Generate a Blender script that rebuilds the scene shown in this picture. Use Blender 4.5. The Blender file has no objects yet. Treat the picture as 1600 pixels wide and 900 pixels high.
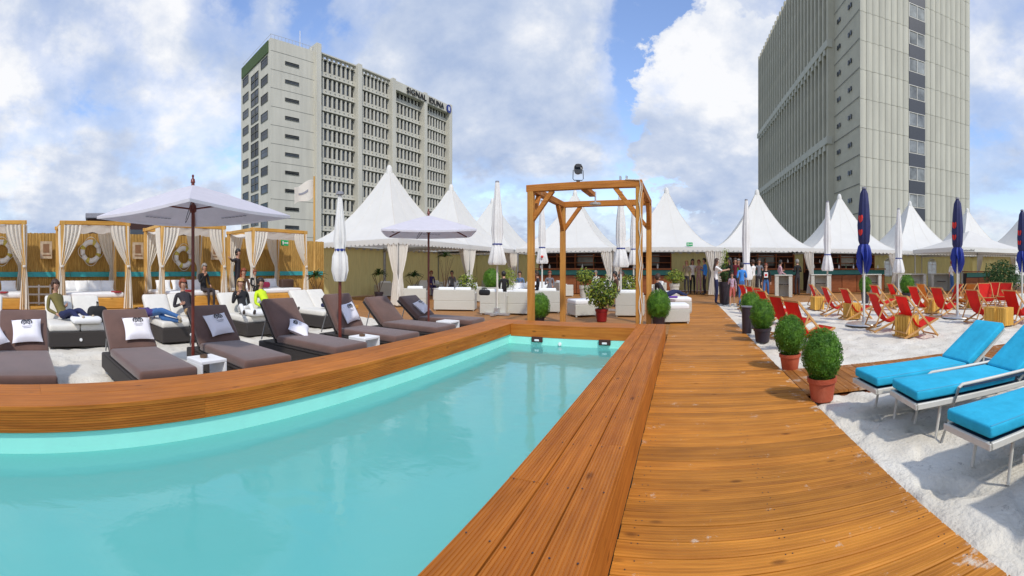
import bpy, bmesh, math, random
from mathutils import Vector, Matrix, noise

# ------------------------------------------------------------------ camera, sky, sun, exposure
SC = bpy.context.scene
COL = SC.collection
FX, FY, HZ, VP, EYE = 660.0, 740.0, 420.0, 1068.0, 1.4      # lens of the stitched 137 degree panorama
cam = bpy.data.cameras.new('camera'); cam.type = 'PANO'
cam.panorama_type = 'CENTRAL_CYLINDRICAL'
cam.central_cylindrical_range_u_min = -800 / FX
cam.central_cylindrical_range_u_max = 800 / FX
cam.central_cylindrical_range_v_min = (HZ - 900) / FY
cam.central_cylindrical_range_v_max = HZ / FY
cam.central_cylindrical_radius = 1.0
cam.clip_start = 0.05; cam.clip_end = 3000
camo = bpy.data.objects.new('camera', cam); COL.objects.link(camo)
camo.location = (0, 0, EYE)
camo.rotation_euler = (math.radians(90), 0, (VP - 800) / FX)
SC.camera = camo

SUN_EL, SUN_AZ = math.radians(47), math.radians(140)        # azimuth clockwise from +Y
world = bpy.data.worlds.new('World'); SC.world = world; world.use_nodes = True
def build_world():
    nt = world.node_tree; N = nt.nodes; L = nt.links; N.clear()
    out = N.new('ShaderNodeOutputWorld'); bg = N.new('ShaderNodeBackground')
    bg.inputs['Strength'].default_value = 0.15
    sky = N.new('ShaderNodeTexSky'); sky.sky_type = 'NISHITA'; sky.sun_disc = False
    sky.sun_elevation = SUN_EL; sky.sun_rotation = SUN_AZ; sky.altitude = 50
    sky.air_density = 1.3; sky.dust_density = 0.6; sky.ozone_density = 3.0
    tc = N.new('ShaderNodeTexCoord')
    sep = N.new('ShaderNodeSeparateXYZ'); L.new(tc.outputs['Generated'], sep.inputs[0])
    mz = N.new('ShaderNodeMath'); mz.operation = 'MAXIMUM'; mz.inputs[1].default_value = 0.0
    L.new(sep.outputs['Z'], mz.inputs[0])
    az = N.new('ShaderNodeMath'); az.operation = 'ADD'; az.inputs[1].default_value = 0.42
    L.new(mz.outputs[0], az.inputs[0])
    comb = N.new('ShaderNodeCombineXYZ')
    for i, ax in enumerate('XY'):
        d = N.new('ShaderNodeMath'); d.operation = 'DIVIDE'
        L.new(sep.outputs[ax], d.inputs[0]); L.new(az.outputs[0], d.inputs[1]); L.new(d.outputs[0], comb.inputs[i])
    def nz(scale, detail, rough, dist, off, stretch=(1, 1, 1)):
        mp = N.new('ShaderNodeMapping'); mp.inputs['Location'].default_value = off
        mp.inputs['Scale'].default_value = stretch
        L.new(comb.outputs[0], mp.inputs['Vector'])
        n = N.new('ShaderNodeTexNoise'); n.inputs['Scale'].default_value = scale
        n.inputs['Detail'].default_value = detail; n.inputs['Roughness'].default_value = rough
        n.inputs['Distortion'].default_value = dist
        L.new(mp.outputs[0], n.inputs['Vector']); return n
    def ramp(src, stops, interp='EASE'):
        r = N.new('ShaderNodeValToRGB'); r.color_ramp.interpolation = interp
        el = r.color_ramp.elements
        while len(el) < len(stops): el.new(0.5)
        for e, (p, c) in zip(el, stops):
            e.position = p; e.color = (c, c, c, 1) if not isinstance(c, tuple) else (*c, 1)
        L.new(src, r.inputs[0]); return r
    big = nz(1.25, 15, 0.60, 0.08, CL_OFF)
    def direction(px, py):
        a = (px - VP) / FX; el = math.atan((HZ - py) / FY)
        return (math.sin(a) * math.cos(el), math.cos(a) * math.cos(el), math.sin(el))
    def math_(op, a, b):
        n = N.new('ShaderNodeMath'); n.operation = op
        for i, q in enumerate((a, b)):
            if hasattr(q, 'links'): L.new(q, n.inputs[i])
            else: n.inputs[i].default_value = q
        return n.outputs[0]
    wob = nz(5.0, 12, 0.62, 0.1, (1.7, 9.1, 0)); wobv = math_('MULTIPLY', math_('SUBTRACT', wob.outputs['Fac'], 0.5), 1.5)
    def masses(spec, base):
        acc = base
        for px, py, rdeg, amt in spec:
            dt = N.new('ShaderNodeVectorMath'); dt.operation = 'DOT_PRODUCT'; dt.inputs[1].default_value = direction(px, py)
            L.new(tc.outputs['Generated'], dt.inputs[0])
            ac = N.new('ShaderNodeMath'); ac.operation = 'ARCCOSINE'; L.new(dt.outputs['Value'], ac.inputs[0])
            q = math_('ADD', math_('DIVIDE', ac.outputs[0], math.radians(rdeg)), wobv)
            mr = N.new('ShaderNodeMapRange'); mr.interpolation_type = 'SMOOTHSTEP'
            mr.inputs['From Min'].default_value = 0.82 if amt > .11 else 0.5; mr.inputs['From Max'].default_value = 1.0 if amt > .11 else 1.2
            mr.inputs['To Min'].default_value = amt; mr.inputs['To Max'].default_value = 0.0
            L.new(q, mr.inputs['Value']); acc = math_('ADD', acc, mr.outputs[0])
        return acc
    covs = masses(CLOUDS, big.outputs['Fac'])
    cover = ramp(covs, [(0.42, 0.0), (0.49, 0.60), (0.57, 1.0)])
    shade = nz(2.9, 14, 0.60, 0.08, (7.3, 2.2, 0))
    tint = ramp(masses(BRIGHT, shade.outputs['Fac']), [(0.34, (2.2, 2.75, 3.9)), (0.50, (3.2, 3.6, 4.4)), (0.66, (5.0, 5.05, 5.2))], 'LINEAR')
    hue = N.new('ShaderNodeMix'); hue.data_type = 'RGBA'; hue.blend_type = 'MULTIPLY'; hue.inputs['Factor'].default_value = 1
    hue.inputs['B'].default_value = (1.0, 0.97, 1.10, 1); L.new(sky.outputs[0], hue.inputs['A'])
    mix = N.new('ShaderNodeMix'); mix.data_type = 'RGBA'
    L.new(cover.outputs[0], mix.inputs['Factor']); L.new(hue.outputs['Result'], mix.inputs['A']); L.new(tint.outputs[0], mix.inputs['B'])
    L.new(mix.outputs['Result'], bg.inputs['Color']); L.new(bg.outputs[0], out.inputs[0])
CL_OFF = (3.1, 5.4, 0.7)
CLOUDS = [(1130, 190, 13, .20), (760, 120, 24, .09), (220, 140, 20, .05), (1030, 50, 8, -.14), (1570, 170, 13, -.04), (640, 330, 9, -.07), (130, 40, 9, -.08), (340, 40, 5, -.08), (60, 300, 14, .03), (430, 20, 6, -.05)]
BRIGHT = [(1140, 110, 10, .085), (1070, 170, 7, .04), (20, 80, 6, .09), (235, 15, 6, .09), (330, 90, 9, .05), (240, 130, 14, .03), (760, 60, 20, -.02), (960, 150, 7, .04), (280, 240, 12, .03), (900, 330, 16, -.05)]
build_world()
sl = bpy.data.lights.new('sun', 'SUN'); sl.energy = 2.1; sl.angle = math.radians(3.0); sl.color = (1.0, 0.95, 0.86)
so = bpy.data.objects.new('sun', sl); COL.objects.link(so)
sd = Vector((math.sin(SUN_AZ) * math.cos(SUN_EL), math.cos(SUN_AZ) * math.cos(SUN_EL), math.sin(SUN_EL)))
so.rotation_euler = sd.to_track_quat('Z', 'Y').to_euler(); so.location = sd * 60
SC.view_settings.view_transform = 'Standard'; SC.view_settings.look = 'None'
SC.view_settings.exposure = 0.36; SC.view_settings.gamma = 1.0
SC.cycles.max_bounces = 6; SC.cycles.transparent_max_bounces = 8
SC.cycles.use_denoising = True

def at(px, d):
    """Ground point in the direction of column px, d metres from the tripod."""
    a = (px - VP) / FX
    return (d * math.sin(a), d * math.cos(a))
def gr(px, py):
    return at(px, EYE * FY / (py - HZ))
def face(p, q):            # rotation so local +Y looks from p to q
    return math.atan2(-(q[0] - p[0]), q[1] - p[1])

# ------------------------------------------------------------------ materials
MATS = {}
def mat(name, color, rough=0.6, var=0.12, scale=8, bump=0.0, bscale=40, stretch=(1, 1, 1), metal=0.0, spec=0.5,
        transl=0.0, color2=None, emit=0.0, rnd=0.0, coord='Object', sheen=0.0, coat=0.0):
    if name in MATS: return MATS[name]
    m = bpy.data.materials.new(name); m.use_nodes = True
    nt = m.node_tree; N = nt.nodes; L = nt.links
    b = N['Principled BSDF']; out = N['Material Output']
    b.inputs['Roughness'].default_value = rough; b.inputs['Metallic'].default_value = metal
    b.inputs['Specular IOR Level'].default_value = spec
    if sheen: b.inputs['Sheen Weight'].default_value = sheen
    if coat: b.inputs['Coat Weight'].default_value = coat; b.inputs['Coat Roughness'].default_value = 0.15
    tc = N.new('ShaderNodeTexCoord'); mp = N.new('ShaderNodeMapping'); mp.inputs['Scale'].default_value = stretch
    L.new(tc.outputs[coord], mp.inputs['Vector'])
    n = N.new('ShaderNodeTexNoise'); n.inputs['Scale'].default_value = scale; n.inputs['Detail'].default_value = 6
    n.inputs['Roughness'].default_value = 0.62
    oi = N.new('ShaderNodeObjectInfo')
    if rnd:
        ad = N.new('ShaderNodeVectorMath'); ad.operation = 'ADD'
        cx = N.new('ShaderNodeCombineXYZ'); sc = N.new('ShaderNodeMath'); sc.operation = 'MULTIPLY'; sc.inputs[1].default_value = 57.3
        L.new(oi.outputs['Random'], sc.inputs[0]); 
        for i in range(3): L.new(sc.outputs[0], cx.inputs[i])
        L.new(mp.outputs[0], ad.inputs[0]); L.new(cx.outputs[0], ad.inputs[1]); vec = ad.outputs[0]
    else: vec = mp.outputs[0]
    L.new(vec, n.inputs['Vector'])
    c = Vector(color[:3]); c2 = Vector(color2[:3]) if color2 else c * (1 + var)
    c1 = c if color2 else c * (1 - var)
    r = N.new('ShaderNodeValToRGB'); e = r.color_ramp.elements
    e[0].position = 0.32; e[0].color = (*c1, 1); e[1].position = 0.68; e[1].color = (*c2, 1)
    L.new(n.outputs['Fac'], r.inputs[0]); src = r.outputs[0]
    if rnd:
        mr = N.new('ShaderNodeMapRange'); mr.inputs['To Min'].default_value = 1 - rnd; mr.inputs['To Max'].default_value = 1 + rnd
        L.new(oi.outputs['Random'], mr.inputs['Value'])
        vm = N.new('ShaderNodeVectorMath'); vm.operation = 'SCALE'
        L.new(src, vm.inputs[0]); L.new(mr.outputs[0], vm.inputs['Scale']); src = vm.outputs[0]
    L.new(src, b.inputs['Base Color'])
    if bump:
        n2 = N.new('ShaderNodeTexNoise'); n2.inputs['Scale'].default_value = bscale; n2.inputs['Detail'].default_value = 5
        L.new(vec, n2.inputs['Vector'])
        bp = N.new('ShaderNodeBump'); bp.inputs['Strength'].default_value = bump; bp.inputs['Distance'].default_value = 0.02
        L.new(n2.outputs['Fac'], bp.inputs['Height']); L.new(bp.outputs[0], b.inputs['Normal'])
    if transl:
        tr = N.new('ShaderNodeBsdfTranslucent'); L.new(src, tr.inputs['Color'])
        mx = N.new('ShaderNodeMixShader'); mx.inputs[0].default_value = transl
        L.new(b.outputs[0], mx.inputs[1]); L.new(tr.outputs[0], mx.inputs[2]); L.new(mx.outputs[0], out.inputs[0])
    if emit:
        b.inputs['Emission Strength'].default_value = emit; L.new(src, b.inputs['Emission Color'])
    MATS[name] = m; return m

def wood(name, c1, c2, axis, rough=0.45, rnd=0.18, dirt=0.0, gloss=0.0):
    """Grain drawn out along an object axis, knots, per-board tone, optional pale sand scattered on top."""
    if name in MATS: return MATS[name]
    st = [26, 26, 26]; st[axis] = 1.3
    m = mat(name, c1, rough=rough, color2=c2, scale=1.0, stretch=tuple(st), bump=0.3, bscale=1.6, rnd=rnd, coat=gloss, spec=0.25)
    nt = m.node_tree; N = nt.nodes; L = nt.links; b = N['Principled BSDF']
    src = b.inputs['Base Color'].links[0].from_socket
    tc = N.new('ShaderNodeTexCoord'); geo = N.new('ShaderNodeNewGeometry')
    big = N.new('ShaderNodeTexNoise'); big.inputs['Scale'].default_value = 2.3; big.inputs['Detail'].default_value = 3
    L.new(geo.outputs['Position'], big.inputs['Vector'])
    mr = N.new('ShaderNodeMapRange'); mr.inputs['From Min'].default_value = 0.3; mr.inputs['From Max'].default_value = 0.7
    mr.inputs['To Min'].default_value = 0.90; mr.inputs['To Max'].default_value = 1.10
    L.new(big.outputs['Fac'], mr.inputs['Value'])
    vm = N.new('ShaderNodeVectorMath'); vm.operation = 'SCALE'; L.new(src, vm.inputs[0]); L.new(mr.outputs[0], vm.inputs['Scale'])
    src = vm.outputs[0]
    # knots
    vo = N.new('ShaderNodeTexVoronoi'); vo.inputs['Scale'].default_value = 1.0
    mk = N.new('ShaderNodeMapping'); sk = [5.0, 5.0, 5.0]; sk[axis] = 2.2; mk.inputs['Scale'].default_value = sk
    L.new(geo.outputs['Position'], mk.inputs[0]); L.new(mk.outputs[0], vo.inputs['Vector'])
    rk = N.new('ShaderNodeValToRGB'); rk.color_ramp.elements[0].position = 0.05; rk.color_ramp.elements[0].color = (0.35, 0.3, 0.25, 1)
    rk.color_ramp.elements[1].position = 0.13; rk.color_ramp.elements[1].color = (1, 1, 1, 1)
    L.new(vo.outputs['Distance'], rk.inputs[0])
    mk2 = N.new('ShaderNodeMix'); mk2.data_type = 'RGBA'; mk2.blend_type = 'MULTIPLY'; mk2.inputs['Factor'].default_value = 0.8
    L.new(src, mk2.inputs['A']); L.new(rk.outputs[0], mk2.inputs['B']); src = mk2.outputs['Result']
    if dirt:
        nd = N.new('ShaderNodeTexNoise'); nd.inputs['Scale'].default_value = 3.2; nd.inputs['Detail'].default_value = 13
        nd.inputs['Roughness'].default_value = 0.78; L.new(geo.outputs['Position'], nd.inputs['Vector'])
        rd = N.new('ShaderNodeValToRGB'); rd.color_ramp.elements[0].position = 0.60; rd.color_ramp.elements[0].color = (0, 0, 0, 1)
        rd.color_ramp.elements[1].position = 0.68; rd.color_ramp.elements[1].color = (dirt, dirt, dirt, 1)
        sx = N.new('ShaderNodeSeparateXYZ'); L.new(geo.outputs['Position'], sx.inputs[0])
        me_ = N.new('ShaderNodeMapRange'); me_.interpolation_type = 'SMOOTHSTEP'; me_.inputs['From Min'].default_value = 1.15; me_.inputs['From Max'].default_value = 1.55
        me_.inputs['To Max'].default_value = 0.065; L.new(sx.outputs['X'], me_.inputs['Value'])
        ad_ = N.new('ShaderNodeMath'); L.new(nd.outputs['Fac'], ad_.inputs[0]); L.new(me_.outputs[0], ad_.inputs[1])
        L.new(ad_.outputs[0], rd.inputs[0])
        md = N.new('ShaderNodeMix'); md.data_type = 'RGBA'; md.inputs['B'].default_value = (0.62, 0.55, 0.45, 1)
        L.new(rd.outputs[0], md.inputs['Factor']); L.new(src, md.inputs['A']); src = md.outputs['Result']
    L.new(src, b.inputs['Base Color'])
    return m

def white_sand():
    m = mat('white_sand', (0.60, 0.55, 0.46), rough=0.95, color2=(0.75, 0.71, 0.62), scale=1.6, bump=0.9, bscale=26, spec=0.1, coord='Object')
    nt = m.node_tree; N = nt.nodes; L = nt.links; b = N['Principled BSDF']
    src = b.inputs['Base Color'].links[0].from_socket
    g = N.new('ShaderNodeNewGeometry')
    n = N.new('ShaderNodeTexNoise'); n.inputs['Scale'].default_value = 9; n.inputs['Detail'].default_value = 12; n.inputs['Roughness'].default_value = 0.75
    L.new(g.outputs['Position'], n.inputs['Vector'])
    r = N.new('ShaderNodeValToRGB'); r.color_ramp.elements[0].position = 0.58; r.color_ramp.elements[0].color = (0, 0, 0, 1)
    r.color_ramp.elements[1].position = 0.66; r.color_ramp.elements[1].color = (0.75, 0.75, 0.75, 1)
    L.new(n.outputs['Fac'], r.inputs[0])
    mx = N.new('ShaderNodeMix'); mx.data_type = 'RGBA'; mx.inputs['B'].default_value = (0.33, 0.30, 0.26, 1)
    L.new(r.outputs[0], mx.inputs['Factor']); L.new(src, mx.inputs['A']); L.new(mx.outputs['Result'], b.inputs['Base Color'])
    return m

def water_mat():
    m = bpy.data.materials.new('pool_water'); m.use_nodes = True; nt = m.node_tree; N = nt.nodes; L = nt.links
    out = N['Material Output']; N.remove(N['Principled BSDF'])
    g = N.new('ShaderNodeNewGeometry')
    n = N.new('ShaderNodeTexNoise'); n.inputs['Scale'].default_value = 3.4; n.inputs['Detail'].default_value = 5
    n.inputs['Distortion'].default_value = 0.6
    L.new(g.outputs['Position'], n.inputs['Vector'])
    bp = N.new('ShaderNodeBump'); bp.inputs['Strength'].default_value = 0.12; bp.inputs['Distance'].default_value = 0.05
    L.new(n.outputs['Fac'], bp.inputs['Height'])
    dif = N.new('ShaderNodeBsdfDiffuse'); dif.inputs['Color'].default_value = (0.19, 0.68, 0.63, 1)
    ref = N.new('ShaderNodeBsdfTransparent'); ref.inputs['Color'].default_value = (0.62, 0.95, 0.93, 1)
    m1 = N.new('ShaderNodeMixShader'); m1.inputs[0].default_value = 0.32
    L.new(dif.outputs[0], m1.inputs[1]); L.new(ref.outputs[0], m1.inputs[2])
    gl = N.new('ShaderNodeBsdfGlossy'); gl.inputs['Roughness'].default_value = 0.04; L.new(bp.outputs[0], gl.inputs['Normal'])
    fr = N.new('ShaderNodeFresnel'); fr.inputs['IOR'].default_value = 1.55; L.new(bp.outputs[0], fr.inputs['Normal'])
    m2 = N.new('ShaderNodeMixShader'); L.new(fr.outputs[0], m2.inputs[0]); L.new(m1.outputs[0], m2.inputs[1]); L.new(gl.outputs[0], m2.inputs[2])
    L.new(m2.outputs[0], out.inputs[0]); return m

def leaf_mat(name, c1, c2):
    return mat(name, c1, color2=c2, rough=0.5, scale=9, transl=0.3, spec=0.4)

W_DECK = wood('deck_board_wood', (0.32, 0.112, 0.012), (0.52, 0.208, 0.026), 0, rough=0.6, dirt=0.9, rnd=0.20)
W_DECKY = wood('cross_board_wood', (0.28, 0.10, 0.018), (0.42, 0.165, 0.035), 1, rough=0.6, dirt=0.5)
W_RIM = wood('rim_board_wood', (0.33, 0.095, 0.011), (0.51, 0.172, 0.022), 1, rough=0.55, rnd=0.10)
W_RIMX = wood('end_rim_board_wood', (0.33, 0.095, 0.011), (0.50, 0.170, 0.022), 0, rough=0.55, rnd=0.10)
W_POST = wood('post_wood', (0.40, 0.17, 0.030), (0.58, 0.28, 0.065), 2, rough=0.6, rnd=0.08)
W_BEAM = wood('beam_wood', (0.36, 0.12, 0.018), (0.54, 0.21, 0.04), 0, rough=0.6, rnd=0.08)
W_CAB = wood('cabana_wood', (0.50, 0.27, 0.06), (0.70, 0.42, 0.13), 2, rough=0.6, rnd=0.06)
W_BASE = wood('daybed_wood', (0.50, 0.24, 0.04), (0.66, 0.36, 0.08), 1, rough=0.6, rnd=0.06)
W_CHAIR = wood('deckchair_wood', (0.44, 0.22, 0.07), (0.62, 0.36, 0.14), 2, rough=0.6, rnd=0.1)
W_CRATE = wood('crate_wood', (0.52, 0.27, 0.04), (0.72, 0.42, 0.09), 2, rough=0.65, rnd=0.25)
W_BAR = wood('bar_wood', (0.20, 0.06, 0.02), (0.32, 0.11, 0.04), 0, rough=0.5, rnd=0.1)
M_SAND = white_sand()
M_WATER = water_mat()
M_LINER = mat('pool_liner', (0.34, 0.82, 0.70), rough=0.4, var=0.05, scale=2)
M_SLAB = mat('roof_concrete', (0.32, 0.31, 0.29), rough=0.9, bump=0.3)
M_CITY = mat('city_ground', (0.10, 0.12, 0.08), rough=1, var=0.4, scale=0.02)
M_TENT = mat('tent_fabric', (0.80, 0.79, 0.74), rough=0.6, var=0.03, scale=1.5, transl=0.22, bump=0.1, bscale=6)
M_TWALL = mat('tent_side_fabric', (0.70, 0.62, 0.28), rough=0.7, var=0.10, scale=2.5, stretch=(6, 6, 0.5), transl=0.25)
M_ALU = mat('grey_metal', (0.45, 0.45, 0.44), rough=0.4, metal=0.8)
M_CURT = mat('curtain_fabric', (0.82, 0.78, 0.70), rough=0.8, var=0.04, transl=0.3)
M_WHITE = mat('white_cushion', (0.80, 0.80, 0.79), rough=0.8, var=0.03, bump=0.15, bscale=20)
M_CREAM = mat('cream_cushion', (0.70, 0.67, 0.60), rough=0.85, var=0.04, bump=0.15, bscale=20)
M_WICK = mat('white_wicker', (0.58, 0.57, 0.50), rough=0.7, var=0.10, scale=60, stretch=(1, 1, 2.5), bump=0.6, bscale=90)
M_RATT = mat('dark_rattan', (0.035, 0.028, 0.025), rough=0.55, var=0.3, scale=70, stretch=(1, 1, 3), bump=0.7, bscale=90)
M_BROWN = mat('brown_upholstery', (0.125, 0.066, 0.050), rough=0.9, var=0.16, scale=3, bump=0.25, bscale=120, sheen=0.3)
M_BLUE = mat('turquoise_cushion', (0.030, 0.44, 0.66), rough=0.85, var=0.14, scale=3.5, bump=0.45, bscale=9, spec=0.2)
M_PIPE = mat('turquoise_piping', (0.008, 0.28, 0.46), rough=0.6)
M_FRAME = mat('cream_metal', (0.62, 0.60, 0.53), rough=0.4, var=0.04)
M_DARKSTRIP = mat('navy_sling', (0.015, 0.05, 0.10), rough=0.7)
M_RED = mat('red_canvas', (0.76, 0.020, 0.010), rough=0.75, var=0.12, scale=3, transl=0.35, rnd=0.12)
M_ORANGE = mat('orange_canvas', (0.75, 0.22, 0.015), rough=0.75, var=0.08, transl=0.15)
M_TERRA = mat('terracotta', (0.40, 0.06, 0.02), rough=0.7, color2=(.52, .13, .06), scale=5, bump=0.25)
M_BPOT = mat('dark_plastic', (0.03, 0.022, 0.03), rough=0.4)
M_REDPOT = mat('dark_red_glaze', (0.22, 0.008, 0.01), rough=0.3)
M_SOIL = mat('potting_soil', (0.05, 0.03, 0.02), rough=1)
M_POLE = mat('red_brown_pole', (0.14, 0.025, 0.016), rough=0.35)
M_PARA = mat('parasol_fabric', (0.76, 0.74, 0.79), rough=0.8, var=0.03, transl=0.35)
M_CLOSED = mat('closed_parasol_fabric', (0.78, 0.77, 0.74), rough=0.8, var=0.05, transl=0.1, bump=0.2, bscale=10)
M_NAVY = mat('navy_parasol_fabric', (0.010, 0.014, 0.085), rough=0.6, var=0.2)
M_ROYAL = mat('royal_blue_hem', (0.008, 0.025, 0.24), rough=0.6, var=0.2)
M_REDP = mat('red_print', (0.60, 0.02, 0.012), rough=0.6)
M_STEEL = mat('galvanised_steel', (0.55, 0.55, 0.55), rough=0.35, metal=0.7)
M_BLACK = mat('black_print', (0.012, 0.012, 0.014), rough=0.6)
M_GREY = mat('grey_print', (0.25, 0.25, 0.28), rough=0.7)
M_REED = mat('reed_mat', (0.34, 0.18, 0.035), rough=0.9, color2=(0.60, 0.37, 0.10), scale=5, stretch=(8, 8, 0.7), bump=1.0, bscale=12)
M_TURQ = mat('turquoise_paint', (0.04, 0.38, 0.40), rough=0.5)
M_TEAL = mat('teal_panel', (0.03, 0.17, 0.14), rough=0.6)
M_YEL = mat('yellow_reflector', (0.62, 0.52, 0.10), rough=0.5)
M_POSTER = mat('poster_paper', (0.42, 0.32, 0.20), rough=0.8, color2=(0.60, 0.48, 0.34), scale=9)
M_GREEN = mat('green_exit_sign', (0.01, 0.42, 0.12), rough=0.4)
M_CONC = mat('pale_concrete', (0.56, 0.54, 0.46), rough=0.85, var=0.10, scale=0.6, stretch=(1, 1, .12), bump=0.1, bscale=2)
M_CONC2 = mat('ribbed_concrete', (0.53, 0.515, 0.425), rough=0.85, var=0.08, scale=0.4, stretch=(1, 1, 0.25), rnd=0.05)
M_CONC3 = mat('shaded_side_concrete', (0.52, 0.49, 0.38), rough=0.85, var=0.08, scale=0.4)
M_GLASS = mat('dark_window_glass', (0.030, 0.037, 0.047), rough=0.12, var=0.5, scale=0.5, rnd=0.85)
M_GLASSL = mat('pale_window_glass', (0.22, 0.23, 0.22), rough=0.15, var=0.5, scale=0.6, rnd=0.4)
M_GREENP = mat('dark_green_cladding', (0.06, 0.10, 0.03), rough=0.7, var=0.3, scale=1, stretch=(4, 4, 0.5))
M_JOINT = mat('joint_shadow_gap', (0.16, 0.16, 0.14), rough=0.9)
M_LOGO = mat('logo_blue', (0.01, 0.03, 0.22), rough=0.4)
M_SKIN = mat('skin', (0.50, 0.27, 0.18), rough=0.5, var=0.05)
M_LEAF = leaf_mat('boxwood_leaf', (0.035, 0.12, 0.008), (0.17, 0.36, 0.028))
M_LEAFD = leaf_mat('dark_leaf', (0.02, 0.05, 0.012), (0.05, 0.12, 0.02))
M_LEAFY = leaf_mat('variegated_leaf', (0.10, 0.20, 0.015), (0.42, 0.46, 0.06))
M_BARK = mat('plant_stem', (0.10, 0.06, 0.03), rough=0.9)
M_DBROWN = mat('dark_brown_roof', (0.05, 0.022, 0.018), rough=0.9)
M_BARGLASS = mat('bottle_glass', (0.05, 0.10, 0.05), rough=0.1, var=0.6, scale=4, rnd=0.6)
M_LAMPG = mat('lamp_housing', (0.03, 0.03, 0.035), rough=0.4)

# ------------------------------------------------------------------ mesh helpers
class MB:
    def __init__(s): s.v = []; s.f = []; s.m = []
    def add(s, vs, fs, mi=0, M=None):
        o = len(s.v)
        s.v += [tuple(M @ Vector(v)) for v in vs] if M is not None else [tuple(v) for v in vs]
        for f in fs: s.f.append([i + o for i in f]); s.m.append(mi)
        return s
    def box(s, c, d, mi=0, M=None, bev=0.0):
        x, y, z = c; a, b, e = d[0] / 2, d[1] / 2, d[2] / 2
        if bev <= 0:
            vs = [(x + i * a, y + j * b, z + k * e) for i in (-1, 1) for j in (-1, 1) for k in (-1, 1)]
            fs = [(0, 1, 3, 2), (4, 6, 7, 5), (0, 4, 5, 1), (2, 3, 7, 6), (0, 2, 6, 4), (1, 5, 7, 3)]
            return s.add(vs, fs, mi, M)
        r = min(bev, a * .95, b * .95, e * .95); vs = []; idx = {}
        for i in (-1, 1):
            for j in (-1, 1):
                for k in (-1, 1):
                    for t in range(3):
                        dx = a if t == 0 else a - r; dy = b if t == 1 else b - r; dz = e if t == 2 else e - r
                        idx[i, j, k, t] = len(vs); vs.append((x + i * dx, y + j * dy, z + k * dz))
        fs = []
        for i in (-1, 1):
            fs.append([idx[i, j, k, 0] for j, k in ((-1, -1), (1, -1), (1, 1), (-1, 1))][::i])
            fs.append([idx[j, i, k, 1] for j, k in ((-1, -1), (-1, 1), (1, 1), (1, -1))][::i])
            fs.append([idx[j, k, i, 2] for j, k in ((-1, -1), (1, -1), (1, 1), (-1, 1))][::i])
        for j in (-1, 1):
            for k in (-1, 1):
                fs.append([idx[-1, j, k, 1], idx[1, j, k, 1], idx[1, j, k, 2], idx[-1, j, k, 2]])
                fs.append([idx[j, -1, k, 0], idx[j, 1, k, 0], idx[j, 1, k, 2], idx[j, -1, k, 2]])
                fs.append([idx[j, k, -1, 0], idx[j, k, 1, 0], idx[j, k, 1, 1], idx[j, k, -1, 1]])
                for i in (-1, 1): fs.append([idx[i, j, k, 0], idx[i, j, k, 1], idx[i, j, k, 2]])
        return s.add(vs, fs, mi, M)
    def beam(s, p, q, w, h, mi=0, bev=0.0, up=(0, 0, 1), M=None):
        p = Vector(p); q = Vector(q); d = q - p; L = d.length; d.normalize()
        u = Vector(up)
        if abs(d.dot(u)) > 0.98: u = Vector((0, 1, 0))
        sx = d.cross(u).normalized(); uz = sx.cross(d)
        R = Matrix((( *sx, ), ( *d, ), ( *uz, ))).transposed().to_4x4(); R.translation = (p + q) / 2
        if M is not None: R = M @ R
        return s.box((0, 0, 0), (w, L, h), mi, R, bev)
    def tube(s, pts, r, n=8, mi=0, M=None, cap=True):
        pts = [Vector(p) for p in pts]; rs = r if isinstance(r, (list, tuple)) else [r] * len(pts)
        vs = []; fs = []
        for i, p in enumerate(pts):
            d = (pts[min(i + 1, len(pts) - 1)] - pts[max(i - 1, 0)]).normalized()
            u = Vector((0, 0, 1)) if abs(d.z) < 0.9 else Vector((1, 0, 0))
            a = d.cross(u).normalized(); b = d.cross(a)
            for k in range(n):
                t = 2 * math.pi * k / n; vs.append(p + (a * math.cos(t) + b * math.sin(t)) * rs[i])
        for i in range(len(pts) - 1):
            for k in range(n):
                fs.append((i * n + k, i * n + (k + 1) % n, (i + 1) * n + (k + 1) % n, (i + 1) * n + k))
        if cap: fs.append(tuple(range(n))); fs.append(tuple(range(len(vs) - n, len(vs))))
        return s.add(vs, fs, mi, M)
    def lathe(s, prof, n=16, c=(0, 0), mi=0, M=None, fn=None, cap=True):
        vs = []; fs = []
        for (r, z) in prof:
            for k in range(n):
                t = 2 * math.pi * k / n; rr = fn(r, z, t) if fn else r
                vs.append((c[0] + rr * math.cos(t), c[1] + rr * math.sin(t), z))
        for i in range(len(prof) - 1):
            for k in range(n):
                fs.append((i * n + k, i * n + (k + 1) % n, (i + 1) * n + (k + 1) % n, (i + 1) * n + k))
        if cap: fs.append(tuple(range(n))[::-1]); fs.append(tuple(range(len(vs) - n, len(vs))))
        return s.add(vs, fs, mi, M)
    def grid(s, fn, nu, nv, mi=0, M=None):
        vs = [fn(i / nu, j / nv) for j in range(nv + 1) for i in range(nu + 1)]
        fs = [(j * (nu + 1) + i, j * (nu + 1) + i + 1, (j + 1) * (nu + 1) + i + 1, (j + 1) * (nu + 1) + i) for j in range(nv) for i in range(nu)]
        return s.add(vs, fs, mi, M)
    def ball(s, c, r, n=12, mi=0, M=None):
        prof = [(max(1e-4, math.sin(math.pi * i / n)) , -math.cos(math.pi * i / n)) for i in range(n + 1)]
        rx, ry, rz = r if isinstance(r, (tuple, list)) else (r, r, r)
        T = Matrix.Translation(c) @ Matrix.Diagonal((rx, ry, rz, 1))
        return s.lathe(prof, n * 2 if n < 8 else n + 4, (0, 0), mi, (M @ T) if M is not None else T)
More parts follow.
